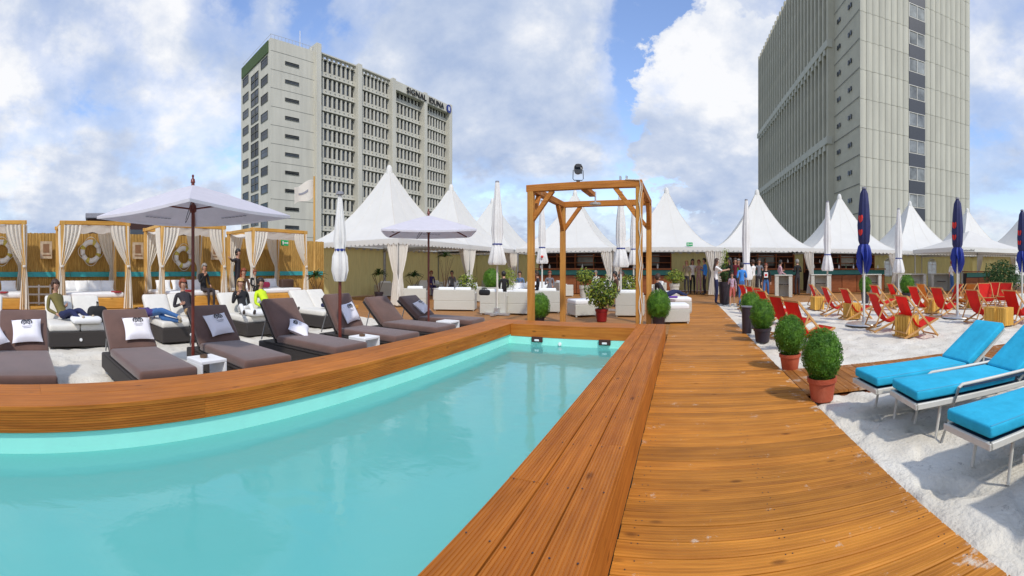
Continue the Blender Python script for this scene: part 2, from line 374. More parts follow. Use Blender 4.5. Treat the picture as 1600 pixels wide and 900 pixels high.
    def prism(s, poly, y0, y1, mi=0, M=None):      # poly in (x,z), extruded along y
        n = len(poly)
        vs = [(x, y0, z) for x, z in poly] + [(x, y1, z) for x, z in poly]
        fs = [tuple(range(n)), tuple(range(2 * n - 1, n - 1, -1))] + [(i, i + n, (i + 1) % n + n, (i + 1) % n) for i in range(n)]
        return s.add(vs, fs, mi, M)
    def mesh(s, name, mats, smooth=None):
        me = bpy.data.meshes.new(name); me.from_pydata(s.v, [], s.f)
        for m in (mats if isinstance(mats, (list, tuple)) else [mats]): me.materials.append(m)
        if any(s.m): me.polygons.foreach_set('material_index', s.m)
        bm = bmesh.new(); bm.from_mesh(me); bmesh.ops.recalc_face_normals(bm, faces=bm.faces); bm.to_mesh(me); bm.free()
        if smooth is not None:
            me.polygons.foreach_set('use_smooth', [True] * len(me.polygons))
            if smooth < 180: me.set_sharp_from_angle(angle=math.radians(smooth))
        me.update(); return me
    def build(s, name, mats, parent=None, smooth=None, loc=None, rotz=0.0):
        return link(name, s.mesh(name, mats, smooth), parent, loc, rotz)
def link(name, me, parent=None, loc=None, rotz=0.0):
    o = bpy.data.objects.new(name, me); COL.objects.link(o)
    if parent is not None: o.parent = parent
    if loc is not None: o.location = loc
    if rotz: o.rotation_euler = (0, 0, rotz)
    return o
def tag(o, label=None, cat=None, group=None, kind=None):
    if label: o['label'] = label
    if cat: o['category'] = cat
    if group: o['group'] = group
    if kind: o['kind'] = kind
    return o
def thing(name, label, cat, loc=(0, 0, 0), rotz=0.0, group=None):
    o = bpy.data.objects.new(name, None); COL.objects.link(o); o.empty_display_size = 0.2
    o.location = loc; o.rotation_euler = (0, 0, rotz)
    return tag(o, label, cat, group)
KIDS = {}
def copy_tree(src, label, loc, rotz=0.0, group=None):
    kids = {}
    for o in bpy.data.objects:
        if o.parent: kids.setdefault(o.parent.name, []).append(o)
    def rec(o, par):
        c = o.copy(); COL.objects.link(c)
        if par is not None: c.parent = par
        for k in kids.get(o.name, []): rec(k, c)
        return c
    r = rec(src, None); r.location = loc; r.rotation_euler = (0, 0, rotz); r['label'] = label
    if group: r['group'] = group
    return r
def first_or_copy(cache, key, maker, label, loc, rotz, group=None):
    if key in cache: return copy_tree(cache[key], label, loc, rotz, group)
    o = maker(label, loc, rotz)
    if group: o['group'] = group
    cache[key] = o; return o
CACHE = {}
def rounded(d, r, seg=3, puff=0.0):
    """Bevelled, slightly puffed cushion as bmesh -> mesh data (centre at origin)."""
    bm = bmesh.new(); bmesh.ops.create_cube(bm, size=1.0)
    for v in bm.verts: v.co = Vector((v.co.x * d[0], v.co.y * d[1], v.co.z * d[2]))
    bmesh.ops.bevel(bm, geom=list(bm.edges), offset=r, segments=seg, profile=0.5, affect='EDGES')
    if puff:
        big = [f for f in bm.faces if abs(f.normal.z) > 0.9 and f.calc_area() > d[0] * d[1] * 0.3]
        for f in big:
            e = bmesh.ops.subdivide_edges(bm, edges=list(f.edges), cuts=0)
        bmesh.ops.subdivide_edges(bm, edges=[e for e in bm.edges if e.calc_length() > min(d[0], d[1]) * 0.5], cuts=5, use_grid_fill=True)
        for v in bm.verts:
            u = 1 - min(1, abs(v.co.x) / (d[0] / 2)) ** 3; w = 1 - min(1, abs(v.co.y) / (d[1] / 2)) ** 3
            v.co.z += math.copysign(puff * u * w, v.co.z) if abs(v.co.z) > d[2] * .3 else 0
    return bm
def cushion(name, d, r, m, parent, loc=(0, 0, 0), rot=(0, 0, 0), puff=0.0):
    bm = rounded(d, r, 3, puff)
    bm.transform(Matrix.Translation(loc) @ Matrix.Rotation(rot[2], 4, 'Z') @ Matrix.Rotation(rot[1], 4, 'Y') @ Matrix.Rotation(rot[0], 4, 'X'))
    me = bpy.data.meshes.new(name); bm.to_mesh(me); bm.free(); me.materials.append(m)
    me.polygons.foreach_set('use_smooth', [True] * len(me.polygons)); me.set_sharp_from_angle(angle=math.radians(50))
    return link(name, me, parent)
def pillow_mb(w, h, t, n=12):
    b = MB()
    for sgn in (1, -1):
        def fn(u, v, sgn=sgn):
            x = 2 * u - 1; y = 2 * v - 1
            px = x * w / 2 * (1 - 0.09 * (1 - y * y)); py = y * h / 2 * (1 - 0.09 * (1 - x * x))
            return (px, py, sgn * t / 2 * ((1 - x ** 4) * (1 - y ** 4)) ** 0.6 + 0.004 * math.sin(9 * x + 5 * y) * (1 - x * x) * (1 - y * y))
        b.grid(fn, n, n)
    return b

# ================================================================== THE SETTING
random.seed(4)
def struct(name, mb, mats, **k):
    return tag(mb.build(name, mats, **k), kind='structure')
# city far below, the roof slab under everything
struct('ground', MB().box((0, 60, -14.5), (1600, 1600, 1)), M_CITY)
slab = MB()
slab.box((-20.42, 12, -1.2), (33.0, 56, 2.0))                 # left of the pool
slab.box((19.4, 12, -1.2), (38.84, 56, 2.0))                  # right of the pool
slab.box((-1.96, 24.6, -1.2), (3.9, 30.8, 2.0))               # beyond the pool
slab.box((-1.96, -10.5, -1.2), (3.9, 11, 2.0))
struct('roof_slab', slab, M_SLAB)

def sand_sheet(name, x0, x1, y0, y1, n, m, hole=None):
    def fn(u, v):
        x = x0 + (x1 - x0) * u; y = y0 + (y1 - y0) * v
        z = -0.035 + 0.030 * noise.noise((x * .7, y * .7, 3)) + 0.022 * noise.noise((x * 3.1, y * 3.1, 1)) + 0.014 * noise.noise((x * 7, y * 7, 5))
        f = noise.noise((x * 2.2 + 9, y * 2.2, 8))                 # footprints
        if f > 0.28: z -= 0.055 * min(1, (f - .28) * 7)
        f2 = noise.noise((x * 4.4 + 3, y * 3.6, 4))
        if f2 > 0.3: z -= 0.035 * min(1, (f2 - .3) * 8)
        e = min(u, 1 - u) * (x1 - x0)
        return (x, y, min(z, -0.012) - (0.01 if e < .05 else 0))
    b = MB().grid(fn, n, m)
    return struct(name, b, M_SAND, smooth=180)
sand_sheet('sand_left', -12.3, -4.33, -7, 10.2, 110, 200)
sand_sheet('sand_right', 1.52, 7.0, -3, 5.08, 150, 210)
sand_sheet('sand_right', 1.52, 30.0, 6.42, 19.3, 300, 150)
sand_sheet('sand_right', 7.0, 30.0, -3, 6.42, 90, 60)

# ---- boardwalk: every plank a part
PL = 0.145
bw = tag(MB().box((0.57, 9.1, -0.12), (1.86, 20.4, 0.12)).build('boardwalk', W_BAR), kind='structure')
plank = []
def grooved(w, t, n, depth, side=0.012):
    """Decking cross section (x,z): top at z=0."""
    pts = [(-w / 2, -t), (-w / 2, -side * .5), (-w / 2 + side * .5, 0)]
    p = (w - side) / (n + .0); x = -w / 2 + side * .5
    for i in range(n):
        a = x + p * (i + .36); c = x + p * (i + .64)
        pts += [(a - p * .08, 0), (a, -depth), (c, -depth), (c + p * .08, 0)]
    pts += [(w / 2 - side * .5, 0), (w / 2, -side * .5), (w / 2, -t)]
    return pts
RY = Matrix.Rotation(-math.pi / 2, 4, 'Z')                       # local y -> +x
for k in range(3):
    b = MB().prism(grooved(PL - 0.011, 0.028, 5, 0.002), -0.944, 0.944, M=RY); plank.append(b.mesh('plank', W_DECK))
simple = MB().box((0, 0, -0.014), (1.888, PL - 0.012, 0.028), bev=.003).mesh('plank', W_DECK)
y = -0.9; i = 0
while y < 19.2:
    me = plank[i % 3] if y < 7 else simple
    o = link('plank', me, bw, (0.564 + random.uniform(-.003, .003), y + PL / 2, random.uniform(-.0015, .0015)))
    if i % 2 and y < 7: o.rotation_euler = (0, 0, math.pi)
    y += PL; i += 1
cw = tag(MB().box((4.3, 5.75, -0.12), (5.56, 1.30, 0.12)).build('cross_walk', W_BAR), kind='structure')
cwp = MB().prism(grooved(PL - 0.006, 0.028, 5, 0.002), -0.66, 0.66).mesh('plank', W_DECKY)
for i in range(38):
    link('plank', cwp, cw, (1.59 + i * PL, 5.75, random.uniform(-.002, .002)))

sc_ = MB()
for i in range(60):
    yy = -0.9 + PL * (i + .5)
    for x in (-.30, -.26, .55, .59, 1.40, 1.44):
        sc_.lathe([(.0045, 0), (.0045, .0012), (.0005, .0016)], 6, M=Matrix.Translation((x + random.uniform(-.006, .006), yy + random.choice((-.035, .035)) , .0005)), cap=False)
tag(sc_.build('screws', M_BPOT, bw), kind='stuff')
# ---- wide terrace deck beyond the pool and in front of the bar (too far to pick boards apart)
def deck_mat():
    m = wood('terrace_deck_wood', (0.30, 0.13, 0.04), (0.46, 0.22, 0.07), 0, rough=0.6, dirt=0.3, rnd=0.0)
    nt = m.node_tree; N = nt.nodes; L = nt.links; b = N['Principled BSDF']
    g = N.new('ShaderNodeNewGeometry'); s = N.new('ShaderNodeSeparateXYZ'); L.new(g.outputs['Position'], s.inputs[0])
    md = N.new('ShaderNodeMath'); md.operation = 'MODULO'; md.inputs[1].default_value = PL
    ab = N.new('ShaderNodeMath'); ab.operation = 'ABSOLUTE'; L.new(s.outputs['Y'], ab.inputs[0]); L.new(ab.outputs[0], md.inputs[0])
    lt = N.new('ShaderNodeMath'); lt.operation = 'GREATER_THAN'; lt.inputs[1].default_value = 0.012; L.new(md.outputs[0], lt.inputs[0])
    mx = N.new('ShaderNodeMix'); mx.data_type = 'RGBA'; mx.inputs['A'].default_value = (0.04, 0.02, 0.01, 1)
    src = b.inputs['Base Color'].links[0].from_socket
    L.new(lt.outputs[0], mx.inputs['Factor']); L.new(src, mx.inputs['B']); L.new(mx.outputs['Result'], b.inputs['Base Color'])
    return m
W_TERR = deck_mat()
td = MB()
td.box((-5.36, 14.75, -0.09), (9.97, 9.1, 0.16)); td.box((-14.4, 15.0, -0.09), (8.1, 8.6, 0.16))
td.box((6.4, 26.3, -0.09), (52, 14.0, 0.16))
struct('terrace_deck', td, W_TERR)

# ---- pool shell, water
px0, px1, py0, py1 = -3.66, -0.93, -4.5, 8.38
shell = MB()
shell.box(((px0 + px1) / 2, (py0 + py1) / 2, -1.35), (px1 - px0 + .2, py1 - py0 + .2, 0.1))
shell.box((px0 - .03, (py0 + py1) / 2, -0.58), (0.06, py1 - py0, 1.44)); shell.box((px1 + .03, (py0 + py1) / 2, -0.58), (0.06, py1 - py0, 1.44))
shell.box(((px0 + px1) / 2, py1 + .03, -0.58), (px1 - px0 + .12, 0.06, 1.44)); shell.box(((px0 + px1) / 2, py0 - .03, -0.58), (px1 - px0 + .12, 0.06, 1.44))
shell.box(((px0 + 0.14), (py0 + py1) / 2, -0.97), (0.28, py1 - py0 - .02, 0.66))       # underwater bench step along the far side
struct('pool_shell', shell, M_LINER)
wat = MB().grid(lambda u, v: (px0 + (px1 - px0) * u, py0 + (py1 - py0) * v, -0.03), 2, 6)
wo = struct('pool_water', wat, M_WATER)
if wo.data.polygons[0].normal.z < 0: wo.data.flip_normals()

# ---- the timber pool rim: one thing, every board a part
TOP = 0.345
rim = thing('pool_rim', 'low orange brown timber rim boxed around the turquoise pool', 'pool rim', (-0.65, 3, 0))
def rb(name, mb, m, **k):
    for i, v in enumerate(mb.v): mb.v[i] = (v[0] + 0.65, v[1] - 3, v[2])
    return mb.build(name, m, rim, **k)
def splits(y0, y1, L, off):
    c = [y0]; y = y0 + off
    while y < y1 - .4: c.append(y); y += L
    return c + [y1]
bx = [-0.872, -0.675, -0.479]
for k, (cx_, off) in enumerate(zip(bx, (2.8, 4.3, 3.4))):
    c = splits(-4.5, 9.05, 3.9, off)
    for a, e in zip(c[:-1], c[1:]):
        T = Matrix.Translation((cx_, 0, TOP + random.uniform(-.0015, .0015)))
        rb('rim_board', MB().prism(grooved(0.187, 0.034, 9, 0.0045), a + .002, e - .002, M=T), W_RIM)
sc_ = MB()
for cx_ in bx:
    for i in range(18):
        for dx in (-.06, .06): sc_.lathe([(.005, 0), (.005, .0015), (.0005, .002)], 6, M=Matrix.Translation((cx_ + dx, -.6 + i * .56 + random.uniform(-.01, .01), TOP + .0005)), cap=False)
tag(rb('screws', sc_, M_BPOT), kind='stuff')
rb('fascia', MB().box((-0.396, 2.3, 0.150), (0.024, 13.46, 0.296), bev=.004), W_RIM)
rb('inner_fascia', MB().box((-0.952, 1.9, 0.225), (0.022, 12.9, 0.17), bev=.003), W_RIM)
for k, cx_ in enumerate((-3.80, -4.15)):
    c = splits(-4.5, 9.05, 4.0, 3.1 + k * 1.6)
    for a, e in zip(c[:-1], c[1:]):
        T = Matrix.Translation((cx_, 0, TOP))
        rb('rim_board', MB().prism([(-.174, -.034), (-.174, -.004), (-.170, 0), (.170, 0), (.174, -.004), (.174, -.034)], a + .001, e - .001, M=T), W_RIM)
TR = Matrix.Translation((-3.628, 0, 0.224)) @ Matrix.Rotation(math.pi / 2, 4, 'Y')
c = splits(-4.5, 8.37, 4.0, 2.2)
for a, e in zip(c[:-1], c[1:]):
    rb('inner_fascia', MB().prism(grooved(0.172, 0.026, 8, 0.004), a + .001, e - .001, M=TR), W_RIM)
rb('outer_fascia', MB().box((-4.31, 2.3, 0.15), (0.024, 13.5, 0.296)), W_RIM)
for k, cy_ in enumerate((8.545, 8.885)):
    rb('rim_board', MB().box((-2.298, cy_, TOP - .017), (2.655, 0.335, 0.034), bev=.004), W_RIMX)
rb('inner_fascia', MB().box((-2.30, 8.384, 0.212), (2.66, 0.022, 0.20), bev=.003), W_RIMX)
rb('outer_fascia', MB().box((-2.35, 9.04, 0.15), (3.88, 0.024, 0.296)), W_RIMX)
for lx in (-3.02, -2.52, -1.58):
    if lx != -2.52:
        f = rb('skimmer', MB().box((lx, 8.36, 0.075), (0.24, 0.05, 0.10), bev=.008), M_DBROWN)
        g = MB().box((lx, 8.33, 0.062), (0.10, 0.02, 0.035), bev=.006)
        for i, v in enumerate(g.v): g.v[i] = (v[0] + 0.65, v[1] - 3, v[2])
        g.build('skimmer_flap', M_WHITE, f)
    else:
        rb('pool_light', MB().lathe([(0.001, -.005), (.035, -.005), (.035, .015), (.025, .02), (.001, .02)], 14, M=Matrix.Translation((lx, 8.365, 0.01)) @ Matrix.Rotation(math.pi / 2, 4, 'X')), M_WHITE)

# ================================================================== LEFT TOWER (office block with sign)
def frame3(o, ex, ey):
    ex = Vector((ex[0], ex[1], 0)).normalized(); ey = Vector((ey[0], ey[1], 0)).normalized()
    return Matrix(((ex.x, ey.x, 0, o[0]), (ex.y, ey.y, 0, o[1]), (0, 0, 1, 0), (0, 0, 0, 1)))
def place(o, M): o.matrix_world = M; return o
tb = thing('office_block', 'long pale concrete office block with dark name letters and checkered end windows', 'office building')
tb.matrix_world = frame3((-84.6, 57.0), (.115, .993), (-.993, .115))
Z0, ZT = -14, 51.2
core = MB()
core.box((6.6, 8.9, (Z0 + ZT) / 2), (13.2, 17.8, ZT - Z0))
core.box((40.5, 9.4, (Z0 + 49.2) / 2), (54.6, 16.8, 49.2 - Z0))
core.build('wall', M_CONC, tb)
for s0, w, top in ((12.6, 1.5, 52.8), (26.3, 1.4, 51.6), (39.3, 1.4, 51.6), (53.4, 1.4, 51.6), (66.2, 1.5, 51.6)):
    MB().box((s0 + w / 2, 8.3, (Z0 + top) / 2), (w, 19.0, top - Z0), bev=.05).build('pier', M_CONC, tb)
bays = [(14.2, 26.2), (27.8, 39.2), (40.8, 53.3), (54.9, 66.1)]
rows = [48.7 - 4.0 * k for k in range(12)]
# window with recess
def window_mesh(w, h, name='window', g=M_GLASS):
    b = MB(); b.box((0, .06, 0), (w, .06, h), 0)
    for sx in (-1, 1): b.box((sx * (w / 2 + .03), -.02, 0), (.06, .14, h + .12), 1)
    for sz in (-1, 1): b.box((0, -.02, sz * (h / 2 + .03)), (w, .14, .06), 1)
    b.box((0, 0.01, h * .12), (w, .05, .05), 1)
    return b.mesh(name, [g, M_JOINT])
for bi, (a, e) in enumerate(bays):
    nW = 8; p = (e - a) / nW
    wm = window_mesh(p * .54, 2.5); fins = MB(); sp = MB(); st = MB()
    for r, z in enumerate(rows):
        tall = 0.5 if r == 0 else 0
        for i in range(nW):
            cx_ = a + p * (i + .5)
            if bi < 3: link('window', wm, tb, (cx_, 0.80, z + tall / 2))
            else: st.add([(v.co.x + cx_, v.co.y + 0.80, v.co.z + z) for v in wm.vertices], [list(q.vertices) for q in wm.polygons])
            fins.prism([(cx_ - p * .5 - .26, z - 1.25), (cx_ - p * .5 - .26, z + 1.30 + tall), (cx_ - p * .5 + .26, z + 1.30 + tall), (cx_ - p * .5 + .26, z - 1.25)], 0.42, 1.05)
            fins.prism([(cx_ - .14, z - 1.75), (cx_ - .14, z - 1.35), (cx_ + .14, z - 1.35), (cx_ + .14, z - 1.75)], 0.22, .42)
        s = MB(); s.box(((a + e) / 2, 0.72, z - 1.80), (e - a, 0.6, 1.02)); s.box(((a + e) / 2, 0.45, z + 1.60), (e - a, 0.5, .12))
        s.build('spandrel', M_CONC, tb)
    tag(fins.build('fins', M_CONC, tb), kind='stuff')
    if bi == 3: tag(st.build('windows', M_GLASS, tb), kind='stuff')
    if bi < 2:
        pr = MB()
        for i in range(nW + 1): pr.box((a + (e - a) * i / nW, 0.7, 50.55), (.25, 1.0, 1.3))
        pr.box(((a + e) / 2, .4, 51.3), (e - a, 1.2, .3)); pr.build('parapet_rail', M_CONC, tb)
MB().box((53.4, -0.35, 50.0), (26.6, 1.5, 2.4), bev=.03).build('sign_band', M_CONC, tb)
def text(s, size, parent, m, loc, rot, name='letters', ext=0.1, width=None, align='LEFT', bold=0.0):
    c = bpy.data.curves.new(name, 'FONT'); c.body = s; c.size = size; c.extrude = ext; c.offset = bold; c.align_x = align
    c.resolution_u = 3; c.materials.append(m)
    o = bpy.data.objects.new(name, c); COL.objects.link(o)
    me = bpy.data.meshes.new_from_object(o.evaluated_get(bpy.context.evaluated_depsgraph_get()))
    bpy.data.objects.remove(o); bpy.data.curves.remove(c); me.name = name
    o = link(name, me); o['kind'] = 'stuff'
    if width:
        xs = [v.co.x for v in me.vertices]; k = width / (max(xs) - min(xs))
        for v in me.vertices: v.co.x *= k
    if parent is not None: o.parent = parent
    o.location = loc; o.rotation_euler = rot
    return o
for wd, s0, w in (('SIGNAL', 45.0, 9.0), ('IDUNA', 55.3, 7.4)):
    text(wd, 2.2, tb, M_BLACK, (s0, -1.36, 49.15), (math.radians(90), 0, 0), 'sign_word', 0.12, w, bold=0)
lg = MB().lathe([(0.001, -.1), (1.25, -.1), (1.25, .1), (.001, .1)], 28, M=Matrix.Translation((65.6, -1.35, 49.9)) @ Matrix.Rotation(math.pi / 2, 4, 'X')).build('round_logo', M_LOGO, tb)
MB().box((65.35, -1.48, 49.9), (.28, .06, 1.2)).box((65.85, -1.48, 49.9), (.28, .06, 1.2)).build('logo_mark', M_WHITE, lg)
# blank wall with slits, joints between storeys
slit = window_mesh(3.9, 0.62)
for r in range(12):
    z = 46.6 - 4.0 * r
    link('slit_window', slit, tb, (6.0, -0.06, z))
    MB().box((6.3, -0.004, z + 1.9), (12.5, .02, .10)).build('joint', M_JOINT, tb)
# end face (normal -x local): rotate windows
RZ = Matrix.Rotation(-math.pi / 2, 4, 'Z')
wide, tallw = window_mesh(3.7, 1.75), window_mesh(4.4, 3.1)
for r in range(12):
    z = 43.9 - 4.0 * r
    for (w, me, zz) in ((3.2, wide, z + 3.1), (8.8, tallw, z + 1.1), (14.6, wide, z + 3.1)):
        o = link('end_window', me, tb); o.location = (-0.06, w, zz); o.rotation_euler = (0, 0, -math.pi / 2)
        if me is tallw:
            mm = MB().box((-.14, w, zz), (.1, .14, 3.1)).box((-.14, w, zz), (.1, 4.4, .14)); mm.build('window_bar', M_JOINT, tb)
MB().box((-0.1, 9.0, 49.7), (0.3, 16.0, 2.6)).build('green_cladding', M_GREENP, tb)
rl = MB()
for i in range(14): rl.box((.3 + i, .3, ZT + .5), (.08, .08, 1.0))
rl.box((6.6, .3, ZT + 1.0), (13, .07, .07)); rl.box((.3, 8.9, ZT + 1.0), (.07, 17, .07)); rl.tube([(12, 6, ZT), (12, 6, ZT + 7)], .12, 6)
rl.build('roof_railing', M_STEEL, tb)

# ================================================================== RIGHT TOWER (ribbed slab)
rt = thing('tower_block', 'tall ribbed concrete tower with one dark strip of stair windows', 'tower block')
rt.matrix_world = frame3((23.9, 53.9), (.9987, .05), (-.05, .9987))
H = 52.0
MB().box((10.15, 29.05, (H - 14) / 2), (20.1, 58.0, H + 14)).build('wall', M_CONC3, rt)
F = 3.63; zb = 8.7
def panel_mesh(w, h):
    g = .022; q = w / 2 - g
    poly = [(-q, 0), (-q, .08), (-q * .35, .16), (q * .25, .16), (q * .5, .05), (q, .05), (q, 0)]
    b = MB().prism([(x, y) for x, y in poly], -h / 2 + g, h / 2 - g)
    # rotate: extrusion (y) -> z ; depth (z) -> -y
    b.v = [(x, -z, y) for x, y, z in b.v]
    return b.mesh('facade_panel', M_CONC2)
pl, pr_ = panel_mesh(8.15 / 8, F), panel_mesh(9.2 / 9, F)
for r in range(-3, 12):
    z = zb + 1.2 + F * r
    for i in range(8): link('facade_panel', pl, rt, ((i + .5) * 8.15 / 8, -0.002, z))
    for i in range(9): link('facade_panel', pr_, rt, (11.1 + (i + .5) * 9.2 / 9, -0.002, z))
stripm = MB().box((0, 0, 0), (2.9, .10, 1.72)).mesh('dark_panel', mat('slate_panel', (0.05, 0.055, 0.065), rough=0.4, var=0.2, rnd=.2))
pane = MB().box((0, 0, 0), (1.3, .04, 1.55)).mesh('pane', M_GLASSL)
wf = MB()
for x in (-1.42, 0, 1.42): wf.box((x, 0, 0), (.09, .12, 1.88))
for z in (-.9, .9): wf.box((0, 0.002, z), (2.9, .12, .09))
wfm = wf.mesh('stair_window', M_FRAME)
for r in range(-3, 12):
    z = zb + F * r
    link('dark_panel', stripm, rt, (9.62, -.055, z))
    w_ = link('stair_window', wfm, rt, (9.62, -.06, z + F / 2))
    for sx in (-.71, .71): link('pane', pane, w_, (sx, .02, 0))
sw = MB().box((0, 0, 0), (.1, .42, .55)).mesh('small_window', M_GLASS)
for r in range(-2, 12):
    for v in (2.9, 3.6, 6.9, 7.6): link('small_window', sw, rt, (-.04, v, zb + F * r + 1.6))
for r in range(-2, 13): MB().box((-.003, 4.6, zb + F * r - .3), (.02, 9.0, .08)).build('joint', M_JOINT, rt)
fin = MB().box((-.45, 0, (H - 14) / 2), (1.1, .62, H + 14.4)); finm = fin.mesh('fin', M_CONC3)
nf = 27
for i in range(nf): link('fin', finm, rt, (0, 9.6 + i * (48.3 / (nf - 1)), 0))
rc = MB()
for r in range(-3, 12): rc.box((-.12, 33.7, zb + F * r), (.2, 48.2, 1.5))
rc.build('window_band', M_GLASS, rt)
for z in (33.3, 19.6):
    b = MB().box((-.75, 33.8, z), (1.0, 49.4, 1.1), bev=.05)
    for i in range(nf - 1): b.box((-.80, 10.5 + i * 48.3 / (nf - 1), z - .9), (.8, .75, .9))
    b.build('belt_course', M_CONC2, rt)
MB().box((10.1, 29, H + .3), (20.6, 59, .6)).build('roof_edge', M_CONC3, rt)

# dark building peeping over the reed fence, pale one at the far left
db = thing('distant_building', 'dark brown flat roofed building peeping over the reed fence', 'building')
p = at(229, 40)
db.location = (p[0], p[1], -14); db.rotation_euler = (0, 0, math.radians(-10))
MB().box((0, 0, 9.6), (7, 11, 19.2)).build('wall', M_DBROWN, db)
MB().box((0, 0, 19.45), (7.4, 11.4, .4), bev=.05).build('roof', M_GREY, db)
for i in range(4): MB().box((3.53, -4 + i * 2.7, 17.9), (.1, 1.6, 1.0)).build('window', M_GLASS, db)

# ================================================================== REED FENCE
rf = thing('reed_fence', 'tall golden reed mat fence with a turquoise stripe behind the cabanas', 'fence', (-15.2, 3, 0))
random.seed(9)
ybs = [-9.5 + i * 1.9 for i in range(12)]
for y in ybs:
    def fn(u, v, y=y):
        yy = y + 1.9 * u
        return (0.03 * noise.noise((yy * 3, v * 1.3, 2)) + .012 * math.sin(yy * 53), yy - 3, 0.02 + (2.53 + .03 * noise.noise((yy * 14, 0, 1))) * v)
    MB().grid(fn, 40, 6).grid(lambda u, v, f=fn: (f(u, v)[0] - .04, f(u, v)[1], f(u, v)[2]), 40, 6).build('reed_panel', M_REED, rf)
    MB().box((-0.12, y - 3, 1.2), (.09, .09, 2.5)).build('fence_post', W_POST, rf)
for i in range(6):
    MB().box((0.065, -10.7 + i * 3.8, 1.22), (.025, 3.78, .16)).build('painted_stripe_board', M_TURQ, rf)
for n_, (px_, lab) in enumerate(((72, 'tan paper notice on the reed fence between the two leftmost cabanas'), (215, 'tan paper notice on the reed fence just right of the second cabana'), (336, 'tan paper notice on the reed fence behind the third cabana'))):
    yy = 15.1 / math.tan(abs((px_ - VP) / FX))
    b = MB().box((0, 0, 0), (.02, .42, .55)); b.box((.012, 0, .05), (.006, .22, .28), 1); b.box((.012, 0.02, -.17), (.006, .3, .04), 1)
    tag(b.build('notice', [M_POSTER, mat('print_brown', (.25, .13, .06))], None, loc=(-15.05, yy, 2.0)), lab, 'notice', 'notices on the reed fence')

# ================================================================== PAGODA TENTS
def drape(b, cx_, cy_, dirx, w, zt, ztie, zb_, folds=5, tie=.10, bot=.5, shift=0.0, amp=.03, n=26, M=None, mi=0):
    """Curtain hanging in the vertical plane along dirx, gathered at ztie and flaring again."""
    dx, dy = dirx; nx, ny = -dy, dx
    def fn(u, v):
        z = zt + (zb_ - zt) * v; t = (zt - z) / (zt - ztie)
        if t <= 1:
            k = (1 - t ** 1.6); wd = tie + (w - tie) * k; c = shift * (1 - k)
        else:
            k = (t - 1) / max(1e-6, ((zt - zb_) / (zt - ztie) - 1)); wd = tie + (w * bot - tie) * k ** .6; c = shift
        s = (u - .5) * wd + c
        a = amp * (0.6 + .6 * min(1, abs(t - 1) * 2)) * math.sin(2 * math.pi * folds * u + 1.3 * v) + .012 * math.sin(17 * u + 6 * v)
        return (cx_ + dx * s + nx * a, cy_ + dy * s + ny * a, z)
    b.grid(fn, n, 14, mi, M)
